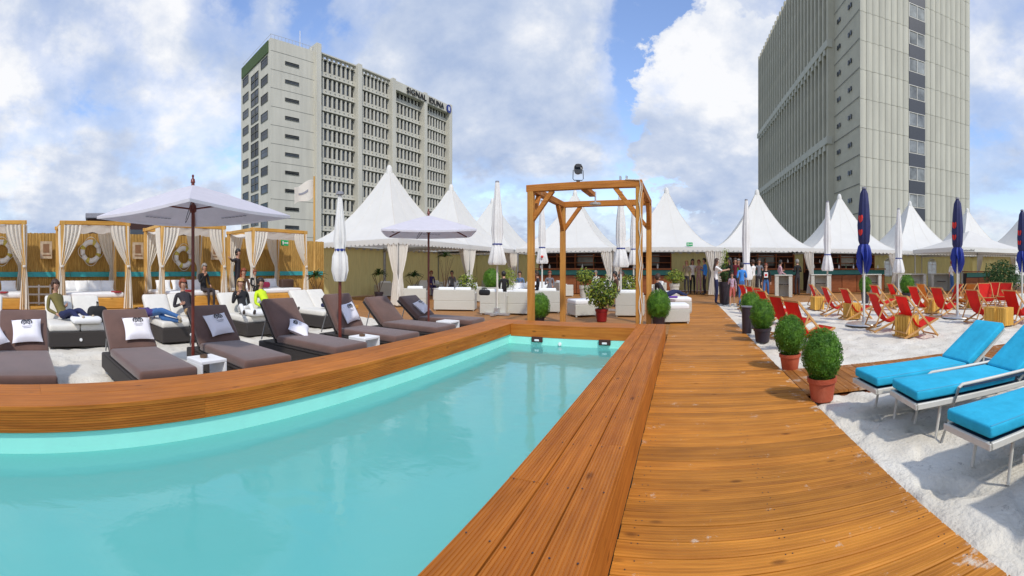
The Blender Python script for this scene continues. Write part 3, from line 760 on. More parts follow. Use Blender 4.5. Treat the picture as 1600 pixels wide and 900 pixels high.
def tent(label, loc, walls='N', open_c=(0, 1, 2, 3), hw=3.0, ze=2.52, zp=6.05, windows=()):
    t = thing('pagoda_tent', label, 'tent', (loc[0], loc[1], 0), 0, 'white pagoda tents around the terrace')
    # canopy: four concave faces, softly pointed
    b = MB(); n = 14; m = 10
    corners = [(-1, -1), (1, -1), (1, 1), (-1, 1)]
    for k in range(4):
        c0, c1 = corners[k], corners[(k + 1) % 4]
        def fn(u, v, c0=c0, c1=c1):
            r = 1 - v * .95; x = (c0[0] + (c1[0] - c0[0]) * u); y = (c0[1] + (c1[1] - c0[1]) * u)
            z = ze + (zp - ze) * (1 - r) ** 2.0 * .72 + (zp - ze) * .28 * (1 - r)
            sag = .10 * math.sin(math.pi * u) * math.sin(math.pi * min(1, v * 1.4)) if v < .71 else 0
            return (x * r * hw, y * r * hw, z - sag)
        b.grid(fn, n, m)
    b.lathe([(.19, zp - .42), (.165, zp - .24), (.15, zp - .12), (.12, zp - .02), (.06, zp + .05), (.01, zp + .07)], 14)
    b.build('canopy', M_TENT, t, smooth=40)
    sm = MB()
    for k in range(4):
        c0, c1 = corners[k], corners[(k + 1) % 4]
        for q in (0.0, .34, .66):
            pts = []
            for i in range(11):
                v = i / 10; r = 1 - v * .95; x = c0[0] + (c1[0] - c0[0]) * q; y = c0[1] + (c1[1] - c0[1]) * q
                z = ze + (zp - ze) * (1 - r) ** 2.0 * .72 + (zp - ze) * .28 * (1 - r)
                sag = .10 * math.sin(math.pi * q) * math.sin(math.pi * min(1, v * 1.4)) if v < .71 else 0
                pts.append((x * r * hw, y * r * hw, z - sag))
            sm.tube(pts, .014 if q == 0 else .008, 4)
    tag(sm.build('seams', M_CURT, t), kind='stuff')
    v_ = MB(); N_ = 88
    for k in range(4):
        c0, c1 = corners[k], corners[(k + 1) % 4]; e = hw + .015
        def fn(u, v, c0=c0, c1=c1, e=e):
            x = (c0[0] + (c1[0] - c0[0]) * u) * e; y = (c0[1] + (c1[1] - c0[1]) * u) * e
            sc = abs(math.sin(math.pi * u * 22)) ** .7 * .07
            return (x, y, ze + .005 - v * (.17 + sc))
        v_.grid(fn, N_, 1)
    v_.build('valance', M_TENT, t)
    fr = MB()
    for k in range(4):
        c0, c1 = corners[k], corners[(k + 1) % 4]
        fr.beam((c0[0] * (hw - .08), c0[1] * (hw - .08), ze - .1), (c1[0] * (hw - .08), c1[1] * (hw - .08), ze - .1), .07, .09)
    fr.build('roof_frame', M_ALU, t)
    for c in corners: MB().box((c[0] * (hw - .08), c[1] * (hw - .08), ze / 2 - .05), (.09, .09, ze - .12)).build('pole', M_ALU, t)
    for k in open_c:
        c = corners[k]; cb = MB()
        drape(cb, c[0] * (hw - .04) - c[0] * .3, c[1] * (hw - .02), (1, 0), .62, ze - .12, 1.15, .06, 5, .16, .95, shift=c[0] * .16)
        drape(cb, c[0] * (hw - .02), c[1] * (hw - .04) - c[1] * .3, (0, 1), .62, ze - .12, 1.15, .06, 5, .16, .95, shift=c[1] * .16)
        cb.build('curtain', M_CURT, t)
    for wd in walls:
        if wd in 'NS':
            y = hw - .12 if wd == 'N' else -hw + .12
            wb = MB().grid(lambda u, v, y=y: (-hw + .12 + (2 * hw - .24) * u, y + .02 * math.sin(u * 60), .03 + (ze - .1) * v), 60, 30)
            if windows:
                wb.f = [f for f in wb.f if not any(abs(sum(wb.v[i][0] for i in f) / 4 - wx) < .43 and .9 < sum(wb.v[i][2] for i in f) / 4 < 1.95 for wx in windows)]; wb.m = [0] * len(wb.f)
            wb.build('side_wall', M_TWALL, t)
        else:
            x = hw - .12 if wd == 'E' else -hw + .12
            MB().grid(lambda u, v, x=x: (x + .02 * math.sin(u * 60), -hw + .12 + (2 * hw - .24) * u, .03 + (ze - .1) * v), 60, 2).build('side_wall', M_TWALL, t)
    for wx in windows:                         # arched plastic windows in the back wall
        b = MB(); pts = []
        for i in range(9):
            a = math.pi * i / 8; pts.append((wx + .45 * math.cos(a), 1.75 + .45 * math.sin(a)))
        pts = [(wx + .45, .85)] + pts + [(wx - .45, .85)]
        b.prism(pts, hw - .17, hw - .15, 0)
        w_ = b.build('arched_window', mat('clear_foil', (.88, .90, .90), rough=.3, transl=.85), t)
        f = MB(); f.box((wx, hw - .185, 1.5), (.05, .02, 1.4)); f.box((wx, hw - .185, 1.3), (.9, .02, .05)); f.box((wx, hw - .185, 1.75), (.9, .02, .05))
        f.tube([(x, hw - .18, z) for x, z in pts + pts[:1]], .03, 6); f.build('window_bars', M_WHITE, w_)
    return t
TX = -13.8
tent('large white pagoda tent nearest the cabanas, a closed parasol standing before it', (TX, 16.5), 'W', (0, 1, 2))
tent('white pagoda tent between the nearest left tent and the closed beige market parasols', (TX, 22.5), 'W', (1, 2))
tent('white corner pagoda tent half hidden behind the tall closed market parasol', (TX, 28.4), 'NW', (1, 2))
tent('white pagoda tent seen through the wooden pergola frame', (-7.2, 27.4), 'N', (1,))
tent('white pagoda tent over the bar with a green exit sign on its valance', (-1.1, 27.4), 'N', (0, 1))
tent('white pagoda tent over the bar behind the standing visitors', (4.85, 27.6), 'N', (0, 1))
tent('white pagoda tent over the bar, overlapping the left edge of the ribbed tower', (10.75, 27.8), 'N', (1,))
tent('white pagoda tent behind the second navy parasol, right of the bar', (16.8, 28.3), 'N', (0,), windows=(-.3,))
tent('white pagoda tent mostly hidden behind the low flat marquee', (22.9, 28.8), 'NE', (1,), windows=(-1.8,))
tent('white pagoda tent at the right edge standing against open sky', (24.3, 22.6), 'E', (0, 3))
# low marquee in front of the last tents
lm = thing('marquee', 'low white pyramid marquee with a printed front edge, below the tents', 'marquee', (18.0, 22.4, 0))
b = MB()
for k, (c0, c1) in enumerate((((-1, -1), (1, -1)), ((1, -1), (1, 1)), ((1, 1), (-1, 1)), ((-1, 1), (-1, -1)))):
    b.grid(lambda u, v, c0=c0, c1=c1: ((c0[0] + (c1[0] - c0[0]) * u) * (1 - v * .99) * 2.9, (c0[1] + (c1[1] - c0[1]) * u) * (1 - v * .99) * 2.6, 2.55 + 1.15 * v - .12 * math.sin(math.pi * v)), 6, 6)
b.build('canopy', M_TENT, lm, smooth=40)
b = MB()
for (x0, y0, x1, y1) in ((-2.9, -2.6, 2.9, -2.6), (2.9, -2.6, 2.9, 2.6), (-2.9, 2.6, 2.9, 2.6), (-2.9, -2.6, -2.9, 2.6)):
    b.beam((x0, y0, 2.44), (x1, y1, 2.44), .02, .24)
b.build('valance', M_TENT, lm)
for x in (-2.8, 2.8):
    for y in (-2.5, 2.5): MB().box((x, y, 1.25), (.06, .06, 2.45)).build('pole', M_ALU, lm)
random.seed(6); pw = MB()
for i in range(11):
    x = -2.62 + i * .085; h = random.choice((.05, .06, .11)); pw.beam((x, -2.625, 2.36), (x + .03, -2.625, 2.36 + h), .006, .022); pw.beam((x + .02, -2.625, 2.365), (x + .08, -2.625, 2.385), .006, .012)
tag(pw.build('printed_lettering', M_BLACK, lm), kind='stuff')

# exit signs
b = MB().box((0, 0, 0), (.40, .03, .22), 0, bev=.006); b.box((-.10, -.02, 0), (.06, .012, .13), 1); b.box((.05, -.02, 0), (.16, .012, .04), 1); b.add([(.13, -.026, -.06), (.13, -.026, .06), (.18, -.026, 0)], [(0, 1, 2)], 1)
tag(b.build('exit_sign', [M_GREEN, M_WHITE], None, loc=(-14.85, 10.75, 2.40), rotz=math.radians(90)), 'green exit sign with white figure and arrow inside the cabana nearest the tents', 'exit sign', 'green exit signs')
b = MB().box((0, 0, 0), (.36, .03, .19), 0, bev=.006); b.box((-.09, -.02, 0), (.05, .012, .11), 1); b.box((.04, -.02, 0), (.13, .012, .035), 1); b.add([(.11, -.026, -.05), (.11, -.026, .05), (.155, -.026, 0)], [(0, 1, 2)], 1)
tag(b.build('exit_sign', [M_GREEN, M_WHITE], None, loc=(0.35, 24.36, 2.66), rotz=0), 'green exit sign hung on the edge of the bar tent roof', 'exit sign', 'green exit signs')

# ================================================================== BAR under the far tents
def bar(label, x0, x1, y, z=1.42, shelf=True):
    t = thing('bar_counter', label, 'bar counter', ((x0 + x1) / 2, y, 0), 0, 'wooden bar counters under the tents')
    w = x1 - x0
    MB().box((0, 0, z - .03), (w, .62, .07), bev=.01).build('counter_top', W_BAR, t)
    MB().box((0, -.16, z - .22), (w - .1, .05, .26)).build('teal_band', M_TEAL, t)
    n = max(2, int(w / .9))
    for i in range(n):
        MB().box((-w / 2 + (i + .5) * w / n, -.13, (z - .37) / 2), (w / n - .03, .06, z - .42), bev=.01).build('front_panel', W_BAR, t)
    MB().box((0, .1, (z - .1) / 2), (w - .12, .36, z - .12)).build('body', M_BPOT, t)
    return t
bar('long wooden bar counter seen through the pergola posts', -9.6, -4.6, 25.6)
bar('wooden bar counter right of the pergola under the exit sign tent', -4.0, -0.7, 25.6)
bar('wooden bar counter behind the standing visitors', 2.2, 7.3, 25.9)
bar('wooden bar counter behind the first navy parasol', 8.1, 13.4, 26.1)
bar('short wooden bar counter with teal band in front of the dark green bush', 17.6, 19.8, 22.4, 1.25)
def shelf(label, x0, x1, y, seed):
    random.seed(seed); w = x1 - x0
    t = thing('back_shelf', label, 'shelf', ((x0 + x1) / 2, y, 0), 0, 'bottle shelves behind the bar')
    MB().box((0, .2, 1.2), (w, .05, 2.3)).build('back_board', M_DBROWN, t)
    for z in (1.35, 1.75, 2.12): MB().box((0, 0, z), (w, .34, .04)).build('board', W_BAR, t)
    n = max(2, int(w / 1.1))
    for i in range(n + 1): MB().box((-w / 2 + i * w / n, -.01, 1.72), (.06, .36, 1.1)).build('upright', W_BAR, t)
    MB().box((w * .12, .16, 1.9), (w * .28, .03, .62)).build('mirror', M_GLASSL, t)
    return t
def bottle_mesh(h, r, m):
    return MB().lathe([(.001, 0), (r, .0), (r, h * .6), (r * .35, h * .74), (r * .35, h), (.001, h)], 8).mesh('bottle', m)
BM = [bottle_mesh(.30, .045, M_BARGLASS), bottle_mesh(.26, .05, M_FRAME), bottle_mesh(.32, .04, mat('amber_glass', (.25, .09, .02), rough=.2)), bottle_mesh(.22, .05, M_WHITE)]
for k, (lab, x0, x1, y) in enumerate((('dark bottle shelf seen through the pergola posts', -9.6, -4.6, 27.2), ('dark bottle shelf right of the pergola', -4.0, -.8, 27.2), ('dark bottle shelf behind the standing visitors', 2.4, 7.3, 27.4), ('dark bottle shelf behind the first navy parasol', 8.1, 13.3, 27.6))):
    shelf(lab, x0, x1, y, k)
    where = ('seen through the pergola', 'right of the pergola', 'behind the standing visitors', 'behind the first navy parasol')[k]
    x = x0 + .2
    while x < x1 - .2:
        for zz, yy in ((1.42, y - 1.62), (1.77, y - .05)):
            if random.random() < .45:
                mi = random.randrange(4)
                tag(link('bottle', BM[mi], None, (x, yy, zz)), ('dark green', 'cream', 'amber', 'white')[mi] + ' bottle standing at the bar ' + where, 'bottle', 'bottles along the bar %s' % where)
        x += random.uniform(.28, .6)

# ================================================================== CABANAS
cabp = tag(MB().box((-14.0, 1.7, 0.14), (4.0, 20.6, 0.26), bev=.01).box((-11.8, 1.7, 0.06), (.36, 20.6, .12), bev=.01).build('cabana_platform', W_BASE), kind='structure')
def cabana(label, which, y0, y1, pillows, seed):
    random.seed(seed); w = y1 - y0; d = 1.95; zb_ = .27; zt = 2.72
    # local x runs back into the fence (-X world), local y along the row
    t = thing('cabana_bed', label, 'cabana bed', (-12.9, (y0 + y1) / 2, zb_), 0, 'curtained cabana beds along the reed fence')
    hb = zt - zb_
    for x in (-.05, -d + .05):
        for y in (-w / 2 + .05, w / 2 - .05): MB().box((x, y, hb / 2), (.125, .125, hb), bev=.008).build('post', W_CAB, t)
    for x in (-.05, -d + .05): MB().box((x, 0, hb - .05), (.11, w + .10, .11), bev=.008).build('roof_beam', W_BASE, t)
    for y in (-w / 2 + .05, w / 2 - .05): MB().box((-d / 2, y, hb - .052), (d - .22, .09, .10), bev=.008).build('roof_beam', W_CAB, t)
    MB().grid(lambda u, v: (-.1 - (d - .2) * u, (-.5 + v) * (w - .2), hb - .09 - .16 * math.sin(math.pi * u) ** .7 - .03 * math.sin(v * 20)), 14, 20).build('roof_cloth', M_CURT, t)
    MB().box((-d / 2 - .02, 0, .19), (d - .28, w - .24, .24), bev=.01).build('bed_frame', W_BASE, t)
    MB().box((-.16, 0, .155), (.03, w - .22, .28), bev=.008).build('front_board', W_BASE, t)
    cushion('mattress', (d - .26, w - .24, .15), .05, M_WHITE, t, (-d / 2 - .02, 0, .385))
    for s, yy in ((-1, -w / 2), (1, w / 2)):
        b = MB(); drape(b, -.0, yy - s * .32, (0, 1), .62, hb - .12, 1.2, .02, 5, .09, .50, shift=s * .30, amp=.035); b.build('curtain', M_CURT, t)
        b = MB(); drape(b, -d + .1, yy - s * .34, (0, 1), .66, hb - .12, 1.15, .12, 5, .10, .55, shift=s * .2, amp=.035); b.build('curtain', M_CURT, t)
        b = MB(); drape(b, -.30, yy + s * .02, (1, 0), .5, hb - .12, 1.2, .03, 4, .08, .5, shift=.24, amp=.03); b.build('curtain', M_CURT, t)
        MB().lathe([(.06, 1.17), (.065, 1.2), (.06, 1.23)], 10, (.0, yy - s * .02)).build('curtain_tie', M_CURT, t)
    for i in range(pillows):
        y = (-.5 + (i + .5) / pillows) * (w - .5)
        b = pillow_mb(.55, .42, .2)
        M_ = Matrix.Translation((-d + .55, y, .60)) @ Matrix.Rotation(random.uniform(-.3, .3), 4, 'Z') @ Matrix.Rotation(math.radians(55), 4, 'Y') @ Matrix.Rotation(math.pi / 2, 4, 'Z')
        b.v = [tuple(M_ @ Vector(v)) for v in b.v]
        tag(b.build('pillow', M_WHITE, None, smooth=180, loc=(-12.9, (y0 + y1) / 2, zb_)), 'white pillow at the back of the %s' % which, 'pillow', 'pillows on the %s' % which)
    return t
cabana('curtained cabana bed cut off by the left edge of the photo', 'cabana bed at the left edge', -2.1, 0.16, 3, 1)
cabana('curtained cabana bed with a whole life ring behind it and nobody on it', 'cabana bed with the whole life ring', 1.27, 3.41, 4, 2)
cabana('curtained cabana bed behind the dark red parasol pole where a man in black sits', 'cabana bed behind the parasol pole', 4.49, 6.8, 3, 3)
cabana('curtained cabana bed nearest the tents with the green exit sign in it', 'cabana bed nearest the tents', 7.93, 10.4, 2, 4)
def life_ring(label, y, z):
    t = thing('life_ring', label, 'life ring', (-15.08, y, z), 0, 'life rings on the reed fence')
    R_, r_ = .30, .085
    for k in range(8):
        b = MB(); pts = []
        a0 = math.pi / 4 * k + (0 if k % 2 else .10); a1 = math.pi / 4 * (k + 1) - (0 if k % 2 else .10)
        if k % 2: a0 -= .10; a1 += .10
        else: pass
        rr = r_ if k % 2 == 0 else r_ + .006
        m_ = math.pi / 4 * (k + .5); hwid = .17 if k % 2 else .60
        a0, a1 = m_ - hwid, m_ + hwid
        for i in range(8):
            a = a0 + (a1 - a0) * i / 7; pts.append((0, R_ * math.cos(a), R_ * math.sin(a)))
        b.tube(pts, rr, 12); b.build('ring_band' if k % 2 else 'ring_segment', M_YEL if k % 2 else M_WHITE, t, smooth=50)
    pts = []
    for i in range(33):
        a = math.pi * 2 * i / 32; q = .42 + .045 * math.cos(4 * a); pts.append((.03, q * math.cos(a), q * math.sin(a)))
    MB().tube(pts, .012, 5).build('grab_rope', M_CURT, t)
    return t
life_ring('life ring half cut off by the left edge of the photo', -0.65, 1.95)
life_ring('white life ring with yellow bands centred behind the second cabana bed', 2.55, 1.96)
life_ring('life ring mostly hidden by the curtain behind the parasol pole', 6.15, 1.80)
tag(MB().box((0, 0, 0), (.30, .22, .04), bev=.005).build('red_book', mat('book_red', (.30, .02, .03)), None, loc=(-13.15, 3.05, .745), rotz=.3), 'flat dark red book at the corner of the second cabana mattress', 'book')
tag(MB().box((0, 0, 0), (.30, .22, .04), bev=.005).build('red_book', mat('book_red', (.30, .02, .03)), None, loc=(-13.15, -.5, .745), rotz=-.2), 'flat dark red book on the leftmost cabana mattress', 'book')
tag(MB().box((0, 0, 0), (.34, .24, .05), bev=.005).build('red_book', mat('book_red', (.30, .02, .03)), None, loc=(-13.1, 5.5, .745), rotz=.1), 'flat dark red book on the mattress beside the seated man in black', 'book')
cushion('wine_red_cushion', (.5, .7, .2), .08, mat('wine_red', (.25, .01, .05)), None)
o = bpy.context.scene.objects['wine_red_cushion']; o.location = (-13.5, 8.6, .86); tag(o, 'wine red cushion at the foot of the cabana curtain nearest the tents', 'cushion')
cushion('brown_leather_bag', (.25, .62, .3), .06, mat('brown_leather', (.06, .03, .02)), None)
o = bpy.context.scene.objects['brown_leather_bag']; o.location = (-13.7, 10.0, .88); tag(o, 'dark brown leather bag on the cabana mattress nearest the tents', 'bag')
# low white trellis between first two cabanas
t = thing('low_trellis', 'low white trellis rail between the two leftmost cabanas', 'trellis', (-14.6, .75, .27))
for z in (.08, .34, .58): MB().box((0, 0, z), (.04, 1.1, .05)).build('rail', M_FRAME, t)
for y in (-.5, -.1, .3): MB().box((.012, y, .33), (.04, .06, .62)).build('post', M_FRAME, t)
# flag pole with flag
t = thing('flag_pole', 'thin yellow wooden flag pole at the end of the cabana row', 'flag pole', (-12.85, 10.75, 0.27))
MB().tube([(0, 0, 0), (0, 0, 4.4)], [.045, .035], 8).build('pole', W_CAB, t, smooth=50)
def flagf(u, v): return (-.25 * u + .04 * math.sin(7 * u), -.75 * u, 4.28 - v * .62 - .30 * u + .05 * math.sin(6 * u + 3 * v))
tag(MB().grid(flagf, 14, 8).grid(lambda u, v: (flagf(u, v)[0] + .012, flagf(u, v)[1], flagf(u, v)[2]), 14, 8).grid(lambda u, v: (flagf(.3 + .45 * u, .5)[0] + .022, flagf(.3 + .45 * u, .5)[1], flagf(.3 + .45 * u, .42 + .12 * v)[2]), 6, 1, 1).build('flag', [M_CURT, M_GREY], None, loc=(-12.90, 10.72, .27)), 'small white flag blowing left from the yellow pole', 'flag')

# ================================================================== BROWN SUN LOUNGERS
def brown_lounger(label, loc, rotz, ang=52.0):
    """Local +X = foot end (towards the pool)."""
    t = thing('sun_lounger', label, 'sun lounger', loc, rotz, 'brown sun loungers facing the pool')
    b = MB(); b.box((-.80, 0, .145), (2.02, .74, .22), bev=.015); b.build('rattan_base', M_RATT, t)
    for x in (-1.72, .13):
        for y in (-.3, .3): MB().box((x, y, .018), (.06, .06, .035)).build('leg', M_RATT, t)
    MB().box((-.72, 0, .268), (1.85, .76, .025), bev=.004).build('deck_frame', M_RATT, t)
    cushion('seat_cushion', (1.46, .72, .11), .035, M_BROWN, t, (-.55, 0, .335), puff=.012)
    a = math.radians(ang); L_ = .74
    hx, hz = -1.26, .335
    cx_, cz = hx - math.cos(a) * L_ / 2, hz + math.sin(a) * L_ / 2
    cushion('back_cushion', (L_, .72, .11), .035, M_BROWN, t, (cx_, 0, cz + .01), (0, a, 0), puff=.012)
    n = Vector((-math.sin(a), 0, -math.cos(a))) * .075
    MB().beam((hx + n.x, 0, hz + n.z), (hx - math.cos(a) * L_ + n.x, 0, hz + math.sin(a) * L_ + n.z), .70, .03, up=(1, 0, 0)).build('back_frame', M_RATT, t)
    for y in (-.3, .3):
        MB().tube([(hx - math.cos(a) * .5 + n.x, y, hz + math.sin(a) * .5 + n.z), (hx - .55, y, .27)], .012, 6).build('support_strut', M_STEEL, t)
    return t
LY = [(0.05, 41, 'brown sun lounger at the left edge with two white pillows'), (1.68, 40, 'brown sun lounger between the left edge and the open parasol pole'),
      (3.05, 42, 'brown sun lounger just right of the big parasol pole and white cube table'), (4.55, 50, 'brown sun lounger whose white pillow lies slipped down flat'),
      (5.95, 54, 'brown sun lounger right of the closed white parasol'), (7.25, 40, 'brown sun lounger without any pillow'), (8.6, 36, 'brown sun lounger farthest along the pool, next to the small open parasol')]
def logo_pillow(label, loc, M_, group='white pillows with a black palm crest'):
    t = thing('pillow', label, 'pillow', loc, 0, group)
    def tr(b): b.v = [tuple(M_ @ Vector(v)) for v in b.v]; return b
    tr(pillow_mb(.44, .38, .15)).build('cushion_body', mat('white_pillow', (0.82, 0.80, 0.84), rough=.8, var=.02), t, smooth=180)
    b = MB()                                     # crest: two curved sprigs and a stem, two lines of fine text
    zf = lambda x, y: .077 * ((1 - (x / .22) ** 4) * (1 - (y / .19) ** 4)) ** .6 + .004
    def stroke(pts, w):
        for (x0, y0), (x1, y1) in zip(pts[:-1], pts[1:]):
            d = Vector((x1 - x0, y1 - y0)); n = Vector((-d.y, d.x)).normalized() * w / 2
            q = [(x0 + n.x, y0 + n.y), (x1 + n.x, y1 + n.y), (x1 - n.x, y1 - n.y), (x0 - n.x, y0 - n.y)]
            b.add([(x, y, zf(x, y)) for x, y in q], [(0, 1, 2, 3)])
    for s in (-1, 1):
        stroke([(s * .008, .115), (s * .035, .128), (s * .062, .115), (s * .075, .085), (s * .068, .06)], .018)
        stroke([(s * .01, .10), (s * .032, .105), (s * .045, .085), (s * .04, .066)], .014)
        stroke([(s * .012, .085), (s * .020, .062), (s * .05, .045)], .012)
    stroke([(0, .12), (0, .05)], .010)
    tag(tr(b).build('crest', M_BLACK, t), kind='stuff')
    b = MB()
    for y, n_, w in ((.015, 8, .013), (-.008, 11, .007)):
        for i in range(n_):
            x = (-(n_ - 1) / 2 + i) * w * 1.35
            q = [(x - w * .4, y - .006), (x + w * .4, y - .006), (x + w * .4, y + .006), (x - w * .4, y + .006)]
            b.add([(p[0], p[1], zf(*p)) for p in q], [(0, 1, 2, 3)])
    tag(tr(b).build('fine_print', M_GREY, t), kind='stuff')
    return t
for i, (y, ang, lab) in enumerate(LY):
    loc = (-4.72, y, -.02); brown_lounger(lab, loc, (0.0, .02, -.02, .03, 0, -.03, .02)[i], ang)
def lean(x, y, z, tilt, roll=0.0, yaw=0.0):     # pillow leaning on the backrest, face towards +X
    return (x, y, z), Matrix.Rotation(yaw, 4, 'Z') @ Matrix.Rotation(math.radians(tilt), 4, 'Y') @ Matrix.Rotation(math.pi / 2, 4, 'Z') @ Matrix.Rotation(math.radians(roll), 4, 'Z')
for (x, y, z, tl, ro, yw, lab) in (
        (-6.11, .10, .60, 44, 3, 0, 'white crest pillow upright on the brown lounger at the left edge'),
        (-5.90, -.42, .56, 40, 20, .2, 'plain-looking white pillow cut off at the left edge of the photo'),
        (-6.11, 1.75, .60, 44, -1, 0, 'white crest pillow upright on the lounger left of the open parasol pole'),
        (-6.10, 3.10, .60, 46, 5, .1, 'white crest pillow upright on the lounger right of the open parasol pole'),
        (-5.86, 4.55, .47, 26, 35, .3, 'white crest pillow slipped flat and turned cornerwise on its lounger'),
        (-6.04, 5.98, .62, 58, 6, .1, 'white crest pillow standing on the lounger right of the closed white parasol'),
        (-6.10, 8.55, .56, 36, 10, .1, 'white pillow lying back on the farthest brown lounger')):
    loc, M_ = lean(x, y, z, tl, ro, yw); logo_pillow(lab, loc, M_)

# cube side tables
def cube_table(label, loc, rotz):
    t = thing('cube_table', label, 'side table', loc, rotz, 'white cube tables between the brown loungers')
    MB().box((0, 0, .38), (.38, .38, .035), bev=.005).build('table_top', M_WHITE, t)
    MB().box((0, 0, .03), (.38, .38, .035), bev=.005).build('bottom_board', M_WHITE, t)
    for y in (-.175, .175): MB().box((0, y, .205), (.38, .03, .313), bev=.004).build('side_panel', M_WHITE, t)
    return t
def ashtray(label, loc):
    tag(MB().lathe([(.001, 0), (.05, 0), (.055, .03), (.045, .03), (.04, .012), (.001, .012)], 14).build('ashtray', mat('brown_glass', (.10, .05, .02), rough=.2), None, smooth=40, loc=loc), label, 'ashtray')
cube_table('white open cube table beside the big parasol pole', (-4.93, 2.33, -.02), .1); ashtray('small brown ashtray on the white cube table by the big parasol', (-4.95, 2.3, .380))
cube_table('white open cube table by the closed white parasol', (-4.95, 5.25, -.02), 0); ashtray('small brown ashtray on the cube table by the closed parasol', (-4.95, 5.2, .380))
cube_table('white open cube table by the small open parasol', (-4.95, 7.93, -.02), 0)

# ================================================================== OPEN PARASOLS
def parasol(label, loc, rotz, hd=1.5, zt=2.50, ze=2.12):
    t = thing('open_parasol', label, 'parasol', (loc[0], loc[1], -.02), rotz, 'white open parasols with dark red poles')
    MB().tube([(0, 0, 0), (0, 0, zt + .06)], .024, 12).build('pole', M_POLE, t, smooth=50)
    MB().lathe([(.001, zt + .03), (.035, zt + .03), (.03, zt + .07), (.012, zt + .09), (.02, zt + .12), (.001, zt + .14)], 10).build('finial', M_POLE, t, smooth=40)
    MB().lathe([(.03, zt - .36), (.05, zt - .34), (.05, zt - .27), (.03, zt - .25)], 12).build('hub', M_POLE, t)
    MB().lathe([(.001, 0.0), (.24, 0.0), (.24, .05), (.06, .07), (.04, .22), (.001, .22)], 18).build('base', M_RATT, t, smooth=30)
    n = 4; b = MB(); pts = []
    rad = [hd] * n
    P_ = [(rad[k] * math.cos(2 * math.pi * k / n), rad[k] * math.sin(2 * math.pi * k / n)) for k in range(n)]
    for off, mi in ((0, 0), (-.008, 0)):
        for k in range(n):
            a, c = P_[k], P_[(k + 1) % n]
            def fn(u, v, a=a, c=c, off=off):
                x = (a[0] + (c[0] - a[0]) * u) * v; y = (a[1] + (c[1] - a[1]) * u) * v
                return (x, y, off + zt - (zt - ze) * v ** 1.08 - .03 * math.sin(math.pi * u) * v * v * v)
            b.grid(fn, 10, 8)
    b.build('canopy', M_PARA, t, smooth=9)
    h = MB()
    for k in range(n):
        a, c = P_[k], P_[(k + 1) % n]
        h.grid(lambda u, v, a=a, c=c: ((a[0] + (c[0] - a[0]) * u) * 1.002, (a[1] + (c[1] - a[1]) * u) * 1.002, ze - .03 * math.sin(math.pi * u) - v * .035), 10, 1)
    h.build('hem', M_PARA, t)
    for k in range(n):
        a = P_[k]
        MB().beam((a[0] * .02, a[1] * .02, zt - .035), (a[0] * .985, a[1] * .985, ze - .02), .018, .022).build('rib', M_POLE, t)
        MB().beam((a[0] * .02, a[1] * .02, zt - .31), (a[0] * .52, a[1] * .52, zt - (zt - ze) * .5 - .03), .016, .020).build('strut', M_POLE, t)
    pr = MB()                                   # faint print on two panels (an illegible name in the photograph)
    for k in (2, 1, 3):
        a, c = P_[k], P_[(k + 1) % n]
        for i in range(7):
            u = .34 + i * .045; v = .84
            x = (a[0] + (c[0] - a[0]) * u) * v; y = (a[1] + (c[1] - a[1]) * u) * v; z = zt - (zt - ze) * v ** 1.08 - .035 * math.sin(math.pi * u) * v * v - .012
            pr.box((x, y, z), (.035, .05, .004), M=None)
    tag(pr.build('printed_lettering', M_GREY, t), kind='stuff')
    pts = [(-.02 - .0, 0, zt - .30)]
    for i in range(14):
        a = i / 13; pts.append((-.10 - .16 * math.sin(a * math.pi), -.12 * math.sin(math.pi * a), zt - .12 - .34 * math.sin(a * math.pi * .9)))
    MB().tube(pts, .005, 5).build('pull_cord', M_BLACK, t)
    return t
parasol('large open white parasol whose canopy spans the cabanas at left', (-5.60, 2.43), math.radians(-25), 1.42)
parasol('smaller looking open white parasol by the farthest brown lounger', (-5.35, 7.76), math.radians(-10), 1.36, 2.48, 2.14)

def pleated(label, name, loc, prof, m, pole_m, group, cat='parasol', folds=8, depth=.22, pole_r=.03, ztop=None, base=None, strap_z=None, extra=None, mats=None, split=None):
    t = thing(name, label, cat, loc, 0, group)
    def fn(r, z, a): return r * (1 + (depth if not (split and z < split - .03) else .30) * (math.cos(folds * a + .6 * math.sin(3 * z)) * .8 + .25 * math.cos(folds * 2 * a + z * 4)))
    if split:
        up = [p for p in prof if p[1] >= split]; lo = [p for p in prof if p[1] <= split]
        MB().lathe(up, 40, fn=fn).build('folded_canopy', mats[0], t, smooth=60)
        lb = MB().lathe(lo, 48, fn=fn, cap=False)
        lb.v = [(x, y, z + .30 * max(0, split - z) / .62 * math.sin(5 * math.atan2(y, x) + 1)) for x, y, z in lb.v]
        lb.build('flared_hem', mats[1], t, smooth=60)
    else: MB().lathe(prof, 40, fn=fn).build('folded_canopy', m, t, smooth=60)
    zt = max(p[1] for p in prof)
    MB().tube([(0, 0, 0), (0, 0, zt + .05)], pole_r, 10).build('pole', pole_m, t, smooth=50)
    MB().lathe([(.02, zt), (.07, zt + .005), (.065, zt + .05), (.02, zt + .06)], 10).build('top_cap', M_GREY, t)
    if strap_z:
        rr = min(prof, key=lambda p: abs(p[1] - strap_z))[0]
        MB().lathe([(rr * 1.18, strap_z - .02), (rr * 1.2, strap_z), (rr * 1.18, strap_z + .02)], 20, cap=False).build('strap', M_LOGO, t)
    if base == 'disc':
        MB().lathe([(.001, .0), (.52, .0), (.50, .03), (.06, .05), (.05, .18), (.001, .18)], 26).build('base_plate', M_STEEL, t, smooth=30)
    elif base == 'cross':
        MB().box((0, 0, .04), (.9, .12, .06)).box((0, 0, .045), (.12, .9, .06)).box((0, 0, .12), (.16, .16, .2)).build('cross_foot', M_STEEL, t)
    return t
